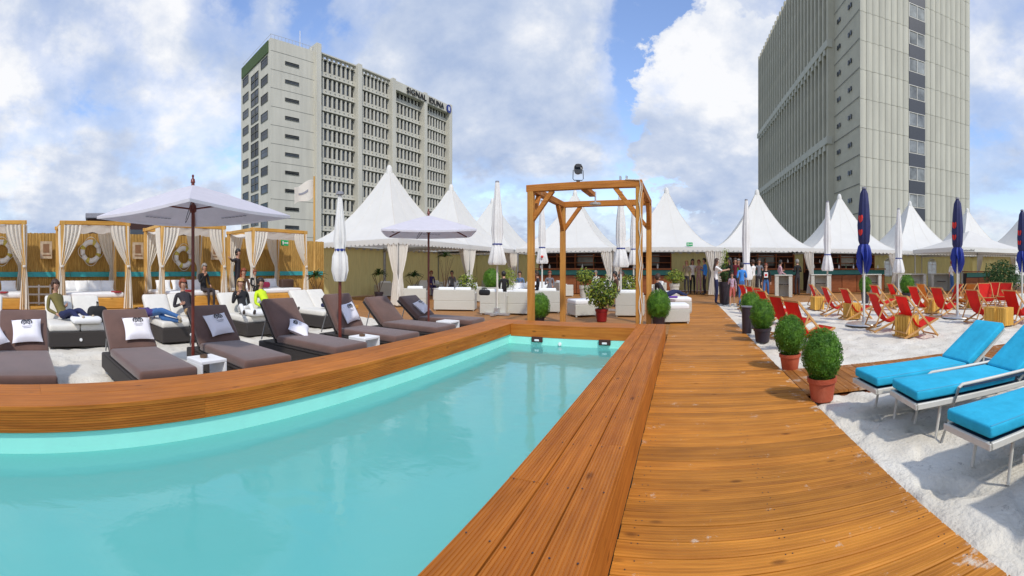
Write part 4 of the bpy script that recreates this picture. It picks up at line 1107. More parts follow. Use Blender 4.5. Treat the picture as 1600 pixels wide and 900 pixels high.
# closed white parasol with dark pole between brown loungers
pleated('closed white parasol with dark red pole between brown loungers', 'closed_parasol', (-5.5, 5.2, -.02),
        [(.03, 2.60), (.045, 2.45), (.085, 2.1), (.10, 1.85), (.075, 1.72), (.115, 1.62), (.13, 1.4), (.10, 1.26), (.085, 1.22)], M_CLOSED, M_POLE, 'closed parasols', strap_z=1.72)
# closed big market parasols
def market(label, px_, d, zt, zb_, w=1.0, sock=False):
    x, y = at(px_, d)
    pf = [(.07 * w, zt), (.10 * w, zt - .3), (.17 * w, zt - 1.0), (.19 * w, zt - 1.45), (.145 * w, zb_ + .62), (.20 * w, zb_ + .5), (.30 * w, zb_ + .08), (.26 * w, zb_)]
    t = pleated(label, 'closed_market_parasol', (x, y, 0), pf, M_CLOSED, M_FRAME, 'closed beige market parasols', pole_r=.035, strap_z=zb_ + .62, base='cross', depth=.13)
    return t
market('wide closed beige market parasol left of the pergola, tallest of its kind', 777, 14.3, 4.0, 1.52)
slim = market('slim closed beige parasol just inside the left pergola post with a rounded red dotted hem', 847, 18.3, 4.0, 1.60, .85)
a_ = math.atan2(-slim.location.y, -slim.location.x)
MB().ball((.30 * math.cos(a_), .30 * math.sin(a_), 1.86), (.06, .06, .05), 8).build('red_dot_print', M_REDP, slim, smooth=180)
market('wide closed beige market parasol seen between the pergola posts', 970, 15.6, 3.9, 1.45, .95)
market('slim closed beige parasol half behind the right pergola post', 990, 18.6, 3.9, 1.55, .8)
market('closed beige market parasol behind the boy in the blue hooded top', 1166, 18.2, 4.02, 0.98, .9)
market('closed beige market parasol behind the deckchairs, left of the navy ones', 1293, 18.2, 3.95, 1.32, .85)
market('closed beige market parasol between the two navy parasols', 1404, 20.0, 3.9, 1.22, .95)
def navy(label, px_, d):
    x, y = at(px_, d)
    pf = [(.05, 3.42), (.11, 3.30), (.145, 3.0), (.185, 2.5), (.16, 2.1), (.125, 2.02), (.15, 1.96), (.175, 1.80), (.19, 1.66), (.14, 1.56), (.07, 1.50)]
    t = pleated(label, 'navy_parasol', (x, y, 0), pf, M_NAVY, M_FRAME, 'closed navy parasols with red print', depth=.10, pole_r=.034, base='disc', mats=(M_NAVY, M_ROYAL), split=2.02)
    b = MB(); a0 = math.atan2(-y, -x)            # red printed emblem blobs wrapped on the side that faces the pool
    for k, (za, zb2, w0) in enumerate(((2.72, 2.55, .62), (2.36, 2.22, .56))):
        for sgn in (-1, 1):
            def fn(u, v, za=za, zb2=zb2, sgn=sgn, w0=w0):
                a = a0 - .55 + sgn * (.04 + w0 * .6 * u)
                z = (za + zb2) / 2 + (.5 - v) * (za - zb2) * (1 - u ** 4) ** .5 + .05 * u
                r = .185 * (1 + .10 * (math.cos(8 * a + .6 * math.sin(3 * z)) * .8 + .25 * math.cos(16 * a + z * 4))) + .018
                return (r * math.cos(a), r * math.sin(a), z)
            b.grid(fn, 6, 3)
    tag(b.build('red_emblem', M_REDP, t), kind='stuff'); return t
navy('navy closed parasol with red print rising before the ribbed tower corner', 1350, 12.0)
navy('navy closed parasol with red print in front of the flat marquee', 1496, 13.8)
navy('navy closed parasol cut off by the right edge of the photo', 1597, 16.6)

# ================================================================== PERGOLA with spotlight
pg = thing('pergola', 'square timber pergola frame standing at the far end of the pool', 'pergola', (-2.26, 10.6, 0))
X0, X1, Y0, Y1, ZP = -1.25, 1.28, -1.3, 1.35, 3.14
for x in (X0, X1):
    for y in (Y0, Y1):
        MB().box((x, y, ZP / 2 - .06), (.145, .145, ZP - .12), bev=.008).build('post', W_POST, pg)
        sx = 1 if x < 0 else -1; sy = 1 if y < 0 else -1
        MB().beam((x + sx * .03, y + .005, ZP - .72), (x + sx * .54, y + .005, ZP - .12), .10, .10, bev=.006).build('brace', W_BEAM, pg)
        MB().beam((x + .005, y + sy * .03, ZP - .72), (x + .005, y + sy * .54, ZP - .12), .10, .10, bev=.006).build('brace', W_BEAM, pg)
for y in (Y0, Y1): MB().box((0, y, ZP - .06), (X1 - X0 + .17, .145, .145), bev=.008).build('beam', W_BEAM, pg)
for x in (X0, X1): MB().box((x, 0.02, ZP - .063), (.14, Y1 - Y0 - .15, .14), bev=.008).build('side_beam', W_DECKY, pg)
MB().box((.02, Y0 + .50, ZP - .10), (.15, .86, .10), bev=.006).build('stub_beam', W_DECKY, pg)
MB().lathe([(.001, -.16), (.02, -.16), (.02, .1), (.001, .1)], 8, (.1, Y0 + .9), M=Matrix.Translation((0, 0, ZP - .14))).lathe([(.001, -.19), (.14, -.19), (.14, -.15), (.001, -.14)], 14, (.1, Y0 + .9), M=Matrix.Translation((0, 0, ZP - .14))).build('shower_head', M_STEEL, pg)
for x in (.86, 1.0): MB().box((x, Y0, ZP + .05), (.04, .10, .10), bev=.004).build('clamp', M_STEEL, pg)
pts = [(X1 + .02 + .02 * math.sin(i * 1.7), Y0 - .085, ZP - i * .14) for i in range(22)]
MB().tube([(X1 - .3, Y0 - .08, ZP + .02)] + pts, .012, 6).build('cable', M_CURT, pg)
pts = [(X1 + .05 + .025 * math.sin(i * 1.1 + 1), Y0 - .085, ZP - .05 - i * .14) for i in range(21)]
MB().tube(pts, .008, 6).build('cable', M_CURT, pg)
sp = thing('spotlight', 'black round stage spotlight on a yoke on top of the pergola', 'spotlight', (-2.37, 9.3, 3.15), math.radians(20)); sp.scale = (.66, .66, .62)
MB().tube([(-.17, 0, .40), (-.18, 0, .12), (-.14, 0, .07), (.14, 0, .07), (.18, 0, .12), (.17, 0, .40)], .014, 6).build('yoke', M_LAMPG, sp)
MB().box((0, 0, .035), (.12, .12, .07), bev=.01).build('mount', M_LAMPG, sp)
T_ = Matrix.Translation((0, 0, .42)) @ Matrix.Rotation(math.radians(75), 4, 'X')
MB().lathe([(.001, -.16), (.08, -.15), (.13, -.10), (.15, 0), (.155, .12), (.14, .12), (.12, .05), (.001, .03)], 20, M=T_).build('lamp_head', M_LAMPG, sp, smooth=35)
MB().lathe([(.001, .045), (.118, .055), (.118, .07), (.001, .075)], 20, M=T_).build('lens', M_GLASS, sp, smooth=35)
MB().box((0, -.17, .32), (.24, .02, .14)).box((0, -.13, .52), (.2, .02, .1)).build('barn_door', M_LAMPG, sp)

# ================================================================== TURQUOISE LOUNGERS (right)
def blue_lounger(label, loc, rotz, rail=True, ang=31.0, back=.72):
    """Local +X = head end. Foot edge at local origin."""
    t = thing('beach_lounger', label, 'beach lounger', loc, rotz, 'turquoise cushioned loungers on the sand')
    W = .51; z = .32
    fr = MB(); fr.box((.99, -W / 2 - .0, z - .02), (2.02, .03, .05), bev=.006); fr.box((.99, W / 2, z - .02), (2.02, .03, .05), bev=.006)
    fr.box((0, 0, z - .02), (.03, W + .03, .05), bev=.006); fr.box((1.98, 0, z - .02), (.03, W + .03, .05), bev=.006)
    fr.build('frame', M_FRAME, t)
    MB().box((.98, 0, z - .005), (1.93, W - .05, .012)).build('sling', M_DARKSTRIP, t)
    cushion('seat_cushion', (1.22, W, .08), .02, M_BLUE, t, (.61, 0, z + .065), puff=.006)
    a = math.radians(ang)
    cx_, cz = 1.245 + math.cos(a) * back / 2, z + .08 + math.sin(a) * back / 2
    cushion('back_cushion', (back, W, .08), .02, M_BLUE, t, (cx_, 0, cz), (0, -a, 0), puff=.006)
    for (x0, L, zz, rot) in ((.0, 1.22, z + .107, 0),):
        for s in (-1, 1): MB().tube([(.015, s * (W / 2 - .012), z + .103), (1.20, s * (W / 2 - .012), z + .103)], .005, 5).build('piping', M_PIPE, t)
    dx, dz = math.cos(a) * back, math.sin(a) * back; nx, nz = math.sin(a) * .075, -math.cos(a) * .075
    bf = MB()
    for s in (-1, 1): bf.beam((1.235 + nx, s * (W / 2 - .02), z + .08 + nz), (1.235 + dx + nx, s * (W / 2 - .02), z + .08 + dz + nz), .028, .028)
    bf.beam((1.235 + dx + nx, -W / 2 + .03, z + .08 + dz + nz), (1.235 + dx + nx, W / 2 - .03, z + .08 + dz + nz), .028, .028, up=(1, 0, 0))
    bf.build('back_frame', M_FRAME, t)
    MB().beam((1.72, 0, z), (1.235 + dx * .75 + nx, 0, z + .08 + dz * .75 + nz), .03, .03).build('prop', M_FRAME, t)
    for x in (.30, 1.85):
        for s in (-1, 1):
            MB().tube([(x, s * (W / 2 - .06), z - .04), (x - .07, s * (W / 2 - .05), -.03)], .014, 8).build('leg', M_FRAME, t, smooth=50)
    if rail:
        for s in (-1, 1):
            MB().tube([(.24, s * (W / 2 + .03), -.03), (.45, s * (W / 2 + .03), z + .085), (.49, s * (W / 2 + .03), z + .105), (1.95, s * (W / 2 + .03), z + .125), (2.02, s * (W / 2 + .03), z + .07), (2.10, s * (W / 2 + .03), -.03)], .016, 8).build('arm_rail', M_FRAME, t, smooth=50)
            MB().box((1.22, s * (W / 2 + .03), z + .088), (1.45, .030, .02)).build('rail_strip', M_DARKSTRIP, t)
    return t
blue_lounger('turquoise beach lounger farthest back, partly hidden by its neighbour', (1.89, 4.12, -.02), math.radians(3), rail=False)
blue_lounger('turquoise beach lounger with the white arm rail on its near side', (2.02, 3.52, -.02), math.radians(-2))
blue_lounger('turquoise beach lounger in front at the right edge, its backrest out of the frame', (1.97, 2.48, -.02), math.radians(2), rail=False)
blue_lounger('turquoise beach lounger of which only one corner shows at the right edge', (2.05, 1.68, -.02), math.radians(4), rail=False)

# ================================================================== DECKCHAIRS, crates
def deckchair(label, loc, rotz, kind='red', sc=1.0):
    """Sitter looks along local +X."""
    t = thing('deckchair', label, 'deckchair', loc, rotz, 'folding deckchairs on the sand')
    wm = W_CHAIR; cm = M_RED if kind == 'red' else M_ORANGE
    for s in (-1, 1):
        y = s * .29; MB().beam((-.42, y, .86), (.46, y, .0), .03, .045, bev=.004).build('back_rail', wm, t)
        y = s * .255; MB().beam((.48, y, .36), (-.46, y, .0), .028, .045, bev=.004).build('seat_rail', wm, t)
        y = s * .325; MB().beam((-.20, y, .64), (-.46, y, .12), .022, .035, bev=.003).build('prop_rail', wm, t)
    for (x, z, w) in ((-.42, .86, .62), (.48, .36, .55), (-.46, .02, .55), (.45, .02, .62), (-.46, .12, .68)):
        MB().beam((x, -w / 2, z), (x, w / 2, z), .028, .028).build('cross_bar', wm, t)
    pts = [(-.42, .875), (-.385, .80), (-.31, .62), (-.22, .42), (-.10, .27), (.03, .21), (.18, .23), (.33, .29), (.48, .375)]
    b = MB()
    def fn(u, v):
        q = u * (len(pts) - 1); i = min(int(q), len(pts) - 2); f = q - i
        x = pts[i][0] * (1 - f) + pts[i + 1][0] * f; z = pts[i][1] * (1 - f) + pts[i + 1][1] * f
        return (x, (v - .5) * .50, z - .03 * math.sin(math.pi * v) * math.sin(math.pi * u))
    b.grid(fn, 24, 6); b.grid(lambda u, v: (fn(u, v)[0] - .004, fn(u, v)[1], fn(u, v)[2] - .006), 24, 6)
    b.build('canvas_seat', cm, t, smooth=180)
    return t
def dc(label, px_, py_, rot, kind='red'):
    p = gr(px_, py_)
    first_or_copy(CACHE, 'dc' + kind, lambda l, c, r: deckchair(l, c, r, kind), label, (p[0], p[1], -.02), math.radians(rot))
R0 = 4
dc('red deckchair nearest the turquoise loungers with a wooden crate at its back', 1430, 523, R0 - 2)
dc('red deckchair left of the one nearest the turquoise loungers', 1385, 514, R0 - 6)
dc('red deckchair just left of the first navy parasol', 1336, 497, R0)
dc('red deckchair second left of the first navy parasol', 1305, 491, R0 - 4)
dc('red deckchair in the back row above the left crate', 1282, 481, R0 - 8)
dc('red deckchair in the back row right beside the first navy parasol pole', 1379, 483, R0)
dc('red deckchair in the back row between a boxwood ball and the first navy parasol', 1404, 478, R0 - 6)
dc('red deckchair in the middle row beside the round boxwood in its dark pot', 1440, 488, R0)
dc('orange deckchair standing behind the middle row of red ones', 1451, 479, R0 - 4, 'orange')
dc('wide looking red deckchair just left of the second navy parasol', 1476, 492, R0 + 4)
dc('red deckchair turned towards the pool behind the second navy parasol', 1486, 480, 176)
dc('orange deckchair turned the other way right of the second navy parasol', 1508, 480, 190, 'orange')
dc('red deckchair showing its full canvas to the camera in the back row at right', 1541, 478, -118)
dc('red deckchair second from the right in the slanted back row', 1553, 474, -142)
dc('red deckchair at the right end of the slanted back row', 1569, 476, -146)
dc('red deckchair in the middle row right of the second navy parasol', 1533, 501, R0 - 2)
dc('red deckchair cut by the right edge beside the two part crate', 1592, 503, R0 - 4)
dc('red deckchair first in the row behind the potted boxwood balls', 1262, 543, 18)
dc('red deckchair second in the row behind the potted boxwood balls', 1234, 525, 18)
dc('red deckchair third in the row behind the potted boxwood balls', 1208, 505, 16)
dc('red deckchair fourth in the row behind the potted boxwood balls', 1200, 494, 14)
dc('red deckchair fifth in the row behind the potted boxwood balls', 1186, 488, 14)
dc('red deckchair last in the row, nearest the visitors', 1173, 482, 14)
def crate(label, px_, py_, rot, w=.40, h=.44):
    p = gr(px_, py_)
    def mk(l, c, r):
        t = thing('wooden_crate', l, 'crate', c, r, 'yellow wooden crates between the deckchairs')
        random.seed(3)
        n = 5; sw_ = w / n
        me = MB().box((0, 0, h / 2), (sw_ - .012, .018, h - .02), bev=.003).mesh('slat', W_CRATE)
        for k in range(4):
            for i in range(n):
                o = link('slat', me, t); a = k * math.pi / 2
                x = -w / 2 + (i + .5) * sw_; y = -w / 2
                o.location = (x * math.cos(a) - y * math.sin(a), x * math.sin(a) + y * math.cos(a), random.uniform(-.006, .006)); o.rotation_euler = (0, 0, a)
        MB().box((0, 0, h * .5), (w - .03, w - .03, h - .06)).build('inner_box', W_BASE, t)
        MB().box((0, 0, h), (w + .01, w + .01, .022), bev=.004).build('lid', W_CRATE, t)
        return t
    first_or_copy(CACHE, 'crate', mk, label, (p[0], p[1], -.02), math.radians(rot))
crate('yellow wooden crate behind the deckchair nearest the turquoise loungers', 1417, 524, 20)
crate('yellow wooden crate left of the first navy parasol base', 1331, 497, 14)
crate('yellow wooden crate in the middle row left of the second navy parasol', 1456, 488, 25)
crate('yellow wooden crate standing left in the two part pair at the right edge', 1553, 506, 5)
crate('yellow wooden crate standing right in the two part pair at the right edge', 1568, 507, 5)
crate('yellow wooden crate in the back row near the first boxwood ball', 1393, 478, 10)
crate('yellow wooden crate in the back row behind the second navy parasol', 1521, 481, 0)
crate('yellow wooden crate in the back row at the left end of the deckchairs', 1277, 483, 8)

# ================================================================== WICKER SOFAS, ottomans, high tables
def sofa_mk(w, d=.82, h=.70):
    def mk(l, c, r):
        t = thing('wicker_armchair' if w < 1.2 else 'wicker_sofa', l, 'armchair' if w < 1.2 else 'sofa', c, r, 'white wicker lounge seats on the terrace')
        MB().box((0, 0, .18), (w, d, .30), bev=.012).build('seat_frame', M_WICK, t)
        MB().box((0, -d / 2 + .07, .515), (w, .14, h - .33), bev=.012).build('backrest', M_WICK, t)
        for s in (-1, 1): MB().box((s * (w / 2 - .06), .07, .46), (.12, d - .15, .26), bev=.012).build('armrest', M_WICK, t)
        for x in (-w / 2 + .05, w / 2 - .05):
            for y in (-d / 2 + .05, d / 2 - .05): MB().box((x, y, .015), (.05, .05, .03)).build('leg', M_WICK, t)
        n = max(1, round(w / .8)); cw_ = (w - .26) / n
        for i in range(n):
            x = -w / 2 + .13 + cw_ * (i + .5)
            cushion('seat_cushion', (cw_ - .01, d - .18, .13), .035, M_WHITE, t, (x, .05, .395), puff=.01)
            cushion('back_cushion', (cw_ - .03, .14, .36), .04, M_WHITE, t, (x, -d / 2 + .20, .60), (math.radians(12), 0, 0))
        return t
    return mk
def ott_mk(l, c, r):
    t = thing('wicker_ottoman', l, 'ottoman', c, r, 'white wicker ottomans')
    MB().box((0, 0, .20), (.85, .85, .32), bev=.012).build('wicker_base', M_WICK, t)
    for x in (-.38, .38):
        for y in (-.38, .38): MB().box((x, y, .02), (.05, .05, .04)).build('leg', M_WICK, t)
    cushion('cushion', (.84, .84, .13), .035, M_WHITE, t, (0, 0, .425), puff=.015)
    return t
def seat(kind, label, px_, py_, rot):
    p = gr(px_, py_); mk = {'a': sofa_mk(.92), 's': sofa_mk(1.55), 'o': ott_mk}[kind]
    first_or_copy(CACHE, 'seat' + kind, mk, label, (p[0], p[1], 0), math.radians(rot))
for k, px_, py_, rot, lab in (
        ('a', 650, 480, 28, 'white wicker armchair behind the farthest brown loungers'),
        ('s', 712, 484, 22, 'white wicker sofa seen from behind, right of the small open parasol'),
        ('a', 775, 490, 8, 'white wicker armchair with a tall flat back left of the left pergola post'),
        ('a', 818, 490, 6, 'white wicker armchair half behind the left pergola post'),
        ('a', 857, 487, 10, 'white wicker armchair behind the low round boxwood by the pool end'),
        ('a', 985, 493, 2, 'white wicker armchair behind the right pergola post'),
        ('s', 745, 470, -80, 'white wicker sofa turned sideways beside the yellow green shrub'),
        ('a', 600, 463, 60, 'white wicker armchair in front of the nearest tent curtain, left one'),
        ('s', 560, 459, 80, 'white wicker sofa under the nearest tent beside the palm'),
        ('a', 516, 462, 60, 'white wicker armchair under the nearest tent at the cabana end'),
        ('s', 668, 461, 190, 'white wicker sofa facing the pool where the red haired visitor sits'),
        ('s', 708, 462, 200, 'white wicker sofa facing the pool where a visitor in a dark jacket sits'),
        ('s', 800, 470, 188, 'white wicker sofa facing the camera behind the left pergola post'),
        ('s', 838, 466, 182, 'white wicker sofa facing the camera between the left pergola posts'),
        ('s', 880, 462, -60, 'white wicker sofa in the pergola opening, left of the round shrub'),
        ('s', 905, 453, 175, 'white wicker sofa far back in front of the bar'),
        ('a', 944, 466, 150, 'white wicker armchair behind the yellow green shrub with the red pot'),
        ('s', 965, 461, 170, 'white wicker sofa behind the reading visitor'),
        ('s', 1046, 453, 178, 'white wicker sofa at the walk by the pale green shrub'),
        ('a', 1026, 463, 120, 'white wicker armchair just right of the pergola'),
        ('s', 640, 452, 200, 'white wicker sofa deep under the left tents near the back wall'),
        ('s', 770, 452, 180, 'white wicker sofa by the boxwood ball under the left tents'),
        ('s', 590, 449, 200, 'white wicker sofa deep under the nearest tent')):
    seat(k, lab, px_, py_, rot)
for px_, py_, rot, lab in ((911, 493, 35, 'white wicker ottoman beside the shrub in the red pot'),
                           (1052, 503, 8, 'white wicker ottoman nearest the camera at the left edge of the walk'),
                           (1060, 488, 8, 'white wicker ottoman second along the left edge of the walk'),
                           (1046, 474, 8, 'white wicker ottoman farthest along the walk under a pair of legs'),
                           (845, 479, 10, 'white wicker ottoman in front of the seated visitors inside the pergola')):
    seat('o', lab, px_, py_, rot)
def coffee(label, px_, py_):
    p = gr(px_, py_)
    def mk(l, c, r):
        t = thing('coffee_table', l, 'table', c, r, 'low white tables between the sofas')
        MB().box((0, 0, .50), (.7, .7, .04), bev=.006).build('table_top', M_WHITE, t)
        for x in (-.3, .3):
            for y in (-.3, .3): MB().box((x, y, .24), (.05, .05, .48)).build('leg', M_FRAME, t)
        return t
    first_or_copy(CACHE, 'coffee', mk, label, (p[0], p[1], 0), .1)
coffee('low white table in front of the red haired visitor', 690, 468)
coffee('low white table between the visitors behind the left pergola post', 822, 479)
coffee('low white table in front of the far sofas by the bar', 920, 462)
def high_table(label, px_, py_, w=1.0):
    p = gr(px_, py_)
    t = thing('high_table', label, 'bar table', (p[0], p[1], 0), math.radians(-10), 'tall white wicker bar tables')
    h = 1.06
    for s in (-1, 1): MB().box((s * (w / 2 - .10), 0, h / 2), (.20, .62, h), bev=.01).build('side_panel', M_WICK, t)
    MB().box((0, 0, h + .02), (w + .04, .68, .05), bev=.01).build('table_top', M_WICK, t)
    MB().box((0, .28, h * .5), (w - .38, .04, h - .04)).build('back_panel', M_WICK, t)
    for s in (-1, 1): MB().box((s * .15, -.08, .62), (.26, .3, .04)).build('shelf', M_RATT, t)
for lab, px_, py_, w in (('tall white wicker bar table where the visitor in the pink shirt leans', 1224, 464, .95), ('tall white wicker bar table right of the bar tent curtain', 1282, 461, 1.2),
                         ('tall white wicker bar table directly behind the first navy parasol', 1362, 459, 1.1), ('tall white wicker bar table left of the second navy parasol', 1424, 457, 1.9),
                         ('tall white wicker bar table beside the man in the white shirt', 1470, 455, 1.7), ('tall white wicker bar table at the walk behind the woman in the white top', 1180, 463, .8)):
    high_table(lab, px_, py_, w)

# white double loungers behind the brown ones
def double(label, y, rot=0):
    def mk(l, c, r):
        t = thing('double_lounger', l, 'double lounger', c, r, 'white double loungers in front of the cabanas')
        MB().box((-.75, 0, .155), (1.7, 1.30, .27), bev=.015).build('rattan_base', M_RATT, t)
        MB().lathe([(.001, 0), (.03, 0), (.03, .02), (.001, .02)], 12, M=Matrix.Translation((.10, 0, .15)) @ Matrix.Rotation(math.pi / 2, 4, 'Y')).build('round_badge', M_WHITE, t)
        for s in (-1, 1):
            cushion('mattress', (1.15, .63, .13), .04, M_CREAM, t, (-.52, s * .32, .35), puff=.012)
            cushion('back_cushion', (.72, .63, .13), .04, M_CREAM, t, (-1.25, s * .32, .57), (0, math.radians(46), 0), puff=.012)
            MB().beam((-1.50, s * .32, .74), (-1.56, s * .32, .2), .03, .03).build('support_strut', M_STEEL, t)
        return t
    first_or_copy(CACHE, 'double', mk, label, (-8.5, y, -.02), rot)
double('white double lounger of which only a corner shows at the left edge', -1.05)
double('white double lounger with the reclining person in olive and a black bag', 1.22)
double('white double lounger where a person in blue jeans lies curled beside a woman', 3.6)
double('white double lounger with two chatting women', 5.65)
double('white double lounger with a dark folded cloth, nearest the closed white parasol', 8.0)

# ================================================================== PLANTS
LV = {}
def leaves(b, n, place_fn, size, seed, mi_fn=None):
    rnd = random.Random(seed)
    for i in range(n):
        p, nrm = place_fn(rnd)
        s = size * rnd.uniform(.7, 1.3)
        d = Vector((rnd.gauss(0, 1), rnd.gauss(0, 1), rnd.gauss(0, 1)))
        nn = (Vector(nrm) * 1.1 + d * .55).normalized(); u = nn.cross(Vector((rnd.gauss(0, 1), rnd.gauss(0, 1), rnd.gauss(0, 1)))).normalized(); w = nn.cross(u)
        p = Vector(p)
        b.add([p - u * s * .9, p - w * s * .4 + nn * s * .1, p + u * s * .9, p + w * s * .4 + nn * s * .1], [(0, 1, 2, 3)], mi_fn(rnd, p) if mi_fn else 0)
def ball_leaves(c, r, bump=.10, seed=0, squash=1.15, depth=.25):
    def f(rnd):
        d = Vector((rnd.gauss(0, 1), rnd.gauss(0, 1), rnd.gauss(0, 1))).normalized()
        k = 1 + bump * noise.noise(d * 3.2 + Vector((seed, 0, 0))) + bump * .6 * noise.noise(d * 8 + Vector((seed, 3, 0)))
        k *= 1 - depth * rnd.random() ** 2.2
        if rnd.random() < .03: k *= rnd.uniform(1.03, 1.10)
        return (c[0] + d.x * r * k, c[1] + d.y * r * k, c[2] + d.z * r * k * squash), d
    return f
def pot_mb(r, h, rim=True, c=(0, 0)):
    pf = [(.001, 0), (r * .72, 0), (r * .78, .01), (r * .95, h * .80)]
    pf += [(r * 1.04, h * .80), (r * 1.06, h), (r * .95, h), (r * .93, h * .86), (.001, h * .86)] if rim else [(r, h), (r * .94, h), (r * .92, h * .9), (.001, h * .9)]
    return MB().lathe(pf, 22, c)
def boxwood(label, x, y, r, zc, pot, ph, pr_, seed, n=2600, leaf=.016):
    t = thing('potted_boxwood', label, 'potted plant', (x, y, -.01), random.uniform(0, 6), 'clipped boxwood balls in pots')
    pot_mb(pr_, ph).build('pot', pot, t, smooth=35)
    MB().lathe([(.001, ph * .87), (pr_ * .92, ph * .87)], 16, cap=False).build('soil', M_SOIL, t)
    MB().tube([(0, 0, ph * .8), (.01, 0, zc)], [.02, .012], 6).build('stem', M_BARK, t)
    b = MB()
    cr = MB().ball((0, 0, 0), 1, 14); b.add([(v[0] * r * .86, v[1] * r * .86, zc + v[2] * r * .98) for v in [tuple(Vector(q) * (1 + .07 * noise.noise(Vector(q) * 4 + Vector((seed, 0, 0))))) for q in cr.v]], cr.f)
    leaves(b, int(n * 1.7), ball_leaves((0, 0, zc), r, seed=seed, depth=.13, bump=.10), leaf, seed)
    tag(b.build('foliage', M_LEAF, t), kind='stuff')
    return t
random.seed(12)
boxwood('boxwood ball in a terracotta pot nearest the camera', 1.64, 4.82, .245, .49, M_TERRA, .25, .172, 1, 5200, .013)
boxwood('boxwood ball in a terracotta pot second from the camera', 1.66, 6.45, .25, .48, M_TERRA, .22, .165, 2, 4000, .014)
boxwood('boxwood ball in a dark plastic pot third from the camera', 1.70, 9.0, .27, .52, M_BPOT, .27, .19, 3, 3000, .016)
boxwood('boxwood ball behind the tall black pot at the walk', 1.80, 11.2, .29, .53, M_BPOT, .27, .19, 4, 2600, .018)
boxwood('low round boxwood behind the pool end left of the ottoman', *at(843, 12.8), .32, .40, M_BPOT, .2, .18, 5, 2600, .018)
boxwood('round boxwood at the corner of the pool rim beside the walk', *at(1029, 11.9), .34, .50, M_BPOT, .22, .2, 6, 3400, .018)
boxwood('boxwood ball in a tall dark pot behind the first navy parasol', *at(1352, 19.5), .30, 0.75, M_BPOT, .45, .2, 7, 1400, .03)
boxwood('boxwood ball in a dark pot between the deckchair rows', *at(1417, 21), .38, .72, M_BPOT, .35, .25, 8, 1400, .03)
boxwood('clipped green ball in front of the left tent curtains', *at(768, 21), .42, .95, M_WICK, .6, .3, 9, 1600, .03)
tp = thing('tall_black_pot', 'tall empty black pot standing before a boxwood at the walk', 'plant pot', (*at(1167, 10.3), 0))
MB().lathe([(.001, 0), (.115, 0), (.13, .56), (.14, .57), (.12, .58), (.11, .5), (.001, .48)], 20).build('pot_body', M_BPOT, tp, smooth=35)
MB().lathe([(.115, .572), (.145, .572), (.145, .59), (.115, .59), (.115, .572)], 20, cap=False).build('grey_rim', M_GREY, tp)
def shrub(label, name, x, y, rx, rz, zc, pot, ph, pr_, m, seed, n=900, leaf=.05, kind='ball', group='leafy shrubs in pots', mats=None):
    t = thing(name, label, 'plant', (x, y, 0), 0, group)
    if pot is not None: pot_mb(pr_, ph).build('pot', pot, t, smooth=35)
    rnd = random.Random(seed); st = MB()
    for i in range(9):
        a = rnd.uniform(0, 6.28); q = rnd.uniform(.3, .9)
        st.tube([(0, 0, ph * .8), (rx * q * .4 * math.cos(a), rx * q * .4 * math.sin(a), (ph + zc) / 2), (rx * q * math.cos(a), rx * q * math.sin(a), zc + rz * .4 * rnd.uniform(-1, 1))], [.014, .01, .005], 5)
    st.build('stems', M_BARK, t)
    b = MB()
    if kind == 'ball':
        def f(rnd):
            d = Vector((rnd.gauss(0, 1), rnd.gauss(0, 1), rnd.gauss(0, 1))).normalized()
            k = (1 + .30 * noise.noise(d * 2.4 + Vector((seed, 0, 0)))) * (1 - .55 * rnd.random() ** 1.6)
            return (d.x * rx * k, d.y * rx * k, zc + d.z * rz * k), (d + Vector((0, 0, .6))).normalized()
        leaves(b, n, f, leaf, seed, (lambda r, p: 1 if r.random() < .3 else 0) if mats else None)
    else:                                            # long arching fronds
        for i in range(n):
            a = rnd.uniform(0, 6.28); el = rnd.uniform(.35, 1.4); L_ = rx * rnd.uniform(.7, 1.15)
            pts = []
            for k in range(7):
                s = k / 6; pts.append((math.cos(a) * L_ * s * math.cos(el), math.sin(a) * L_ * s * math.cos(el), zc + L_ * s * math.sin(el) - .55 * L_ * s * s))
            w = leaf
            sd_ = Vector((-math.sin(a), math.cos(a), 0))
            vs = []
            for k, p in enumerate(pts):
                ww = w * math.sin(math.pi * (k + .4) / 6.8); vs += [Vector(p) - sd_ * ww, Vector(p) + sd_ * ww + Vector((0, 0, ww * .5))]
            b.add(vs, [(2 * k, 2 * k + 1, 2 * k + 3, 2 * k + 2) for k in range(6)])
    tag(b.build('foliage', mats or m, t), kind='stuff')
    return t
YL = [M_LEAFY, M_LEAFD]
shrub('yellow green leafy shrub in a dark red pot inside the pergola view', 'potted_shrub', *at(940, 12.6), .48, .42, .78, M_REDPOT, .34, .19, M_LEAFY, 1, 2000, .05, mats=YL)
shrub('yellow green shrub behind the wicker sofa left of the tent curtain', 'potted_shrub', *at(730, 19), .46, .42, .80, M_WICK, .4, .24, M_LEAFY, 2, 700, .06, mats=YL)
shrub('bright green shrub in front of the bar seen through the pergola', 'potted_shrub', *at(914, 20), .45, .34, 1.10, M_WICK, .7, .26, M_LEAFY, 3, 700, .06, mats=YL)
shrub('yellow green shrub behind the reading visitor', 'potted_shrub', *at(983, 17), .40, .4, .80, M_WICK, .4, .24, M_LEAFY, 4, 600, .06, mats=YL)
shrub('pale green shrub at the left side of the walk near the bar', 'potted_shrub', *at(1054, 22.5), .52, .32, 1.02, M_WICK, .7, .26, M_LEAFY, 5, 700, .06, mats=YL)
shrub('tall thin green shrub against the left tent curtains', 'potted_shrub', *at(795, 21), .40, .5, .95, M_WICK, .5, .26, M_LEAFY, 6, 700, .05)
shrub('dark leafy plant in the tall black planter at the head of the walk', 'potted_shrub', *at(1132, 18.9), .30, .42, 1.25, M_BPOT, .88, .27, M_LEAFD, 7, 500, .05)
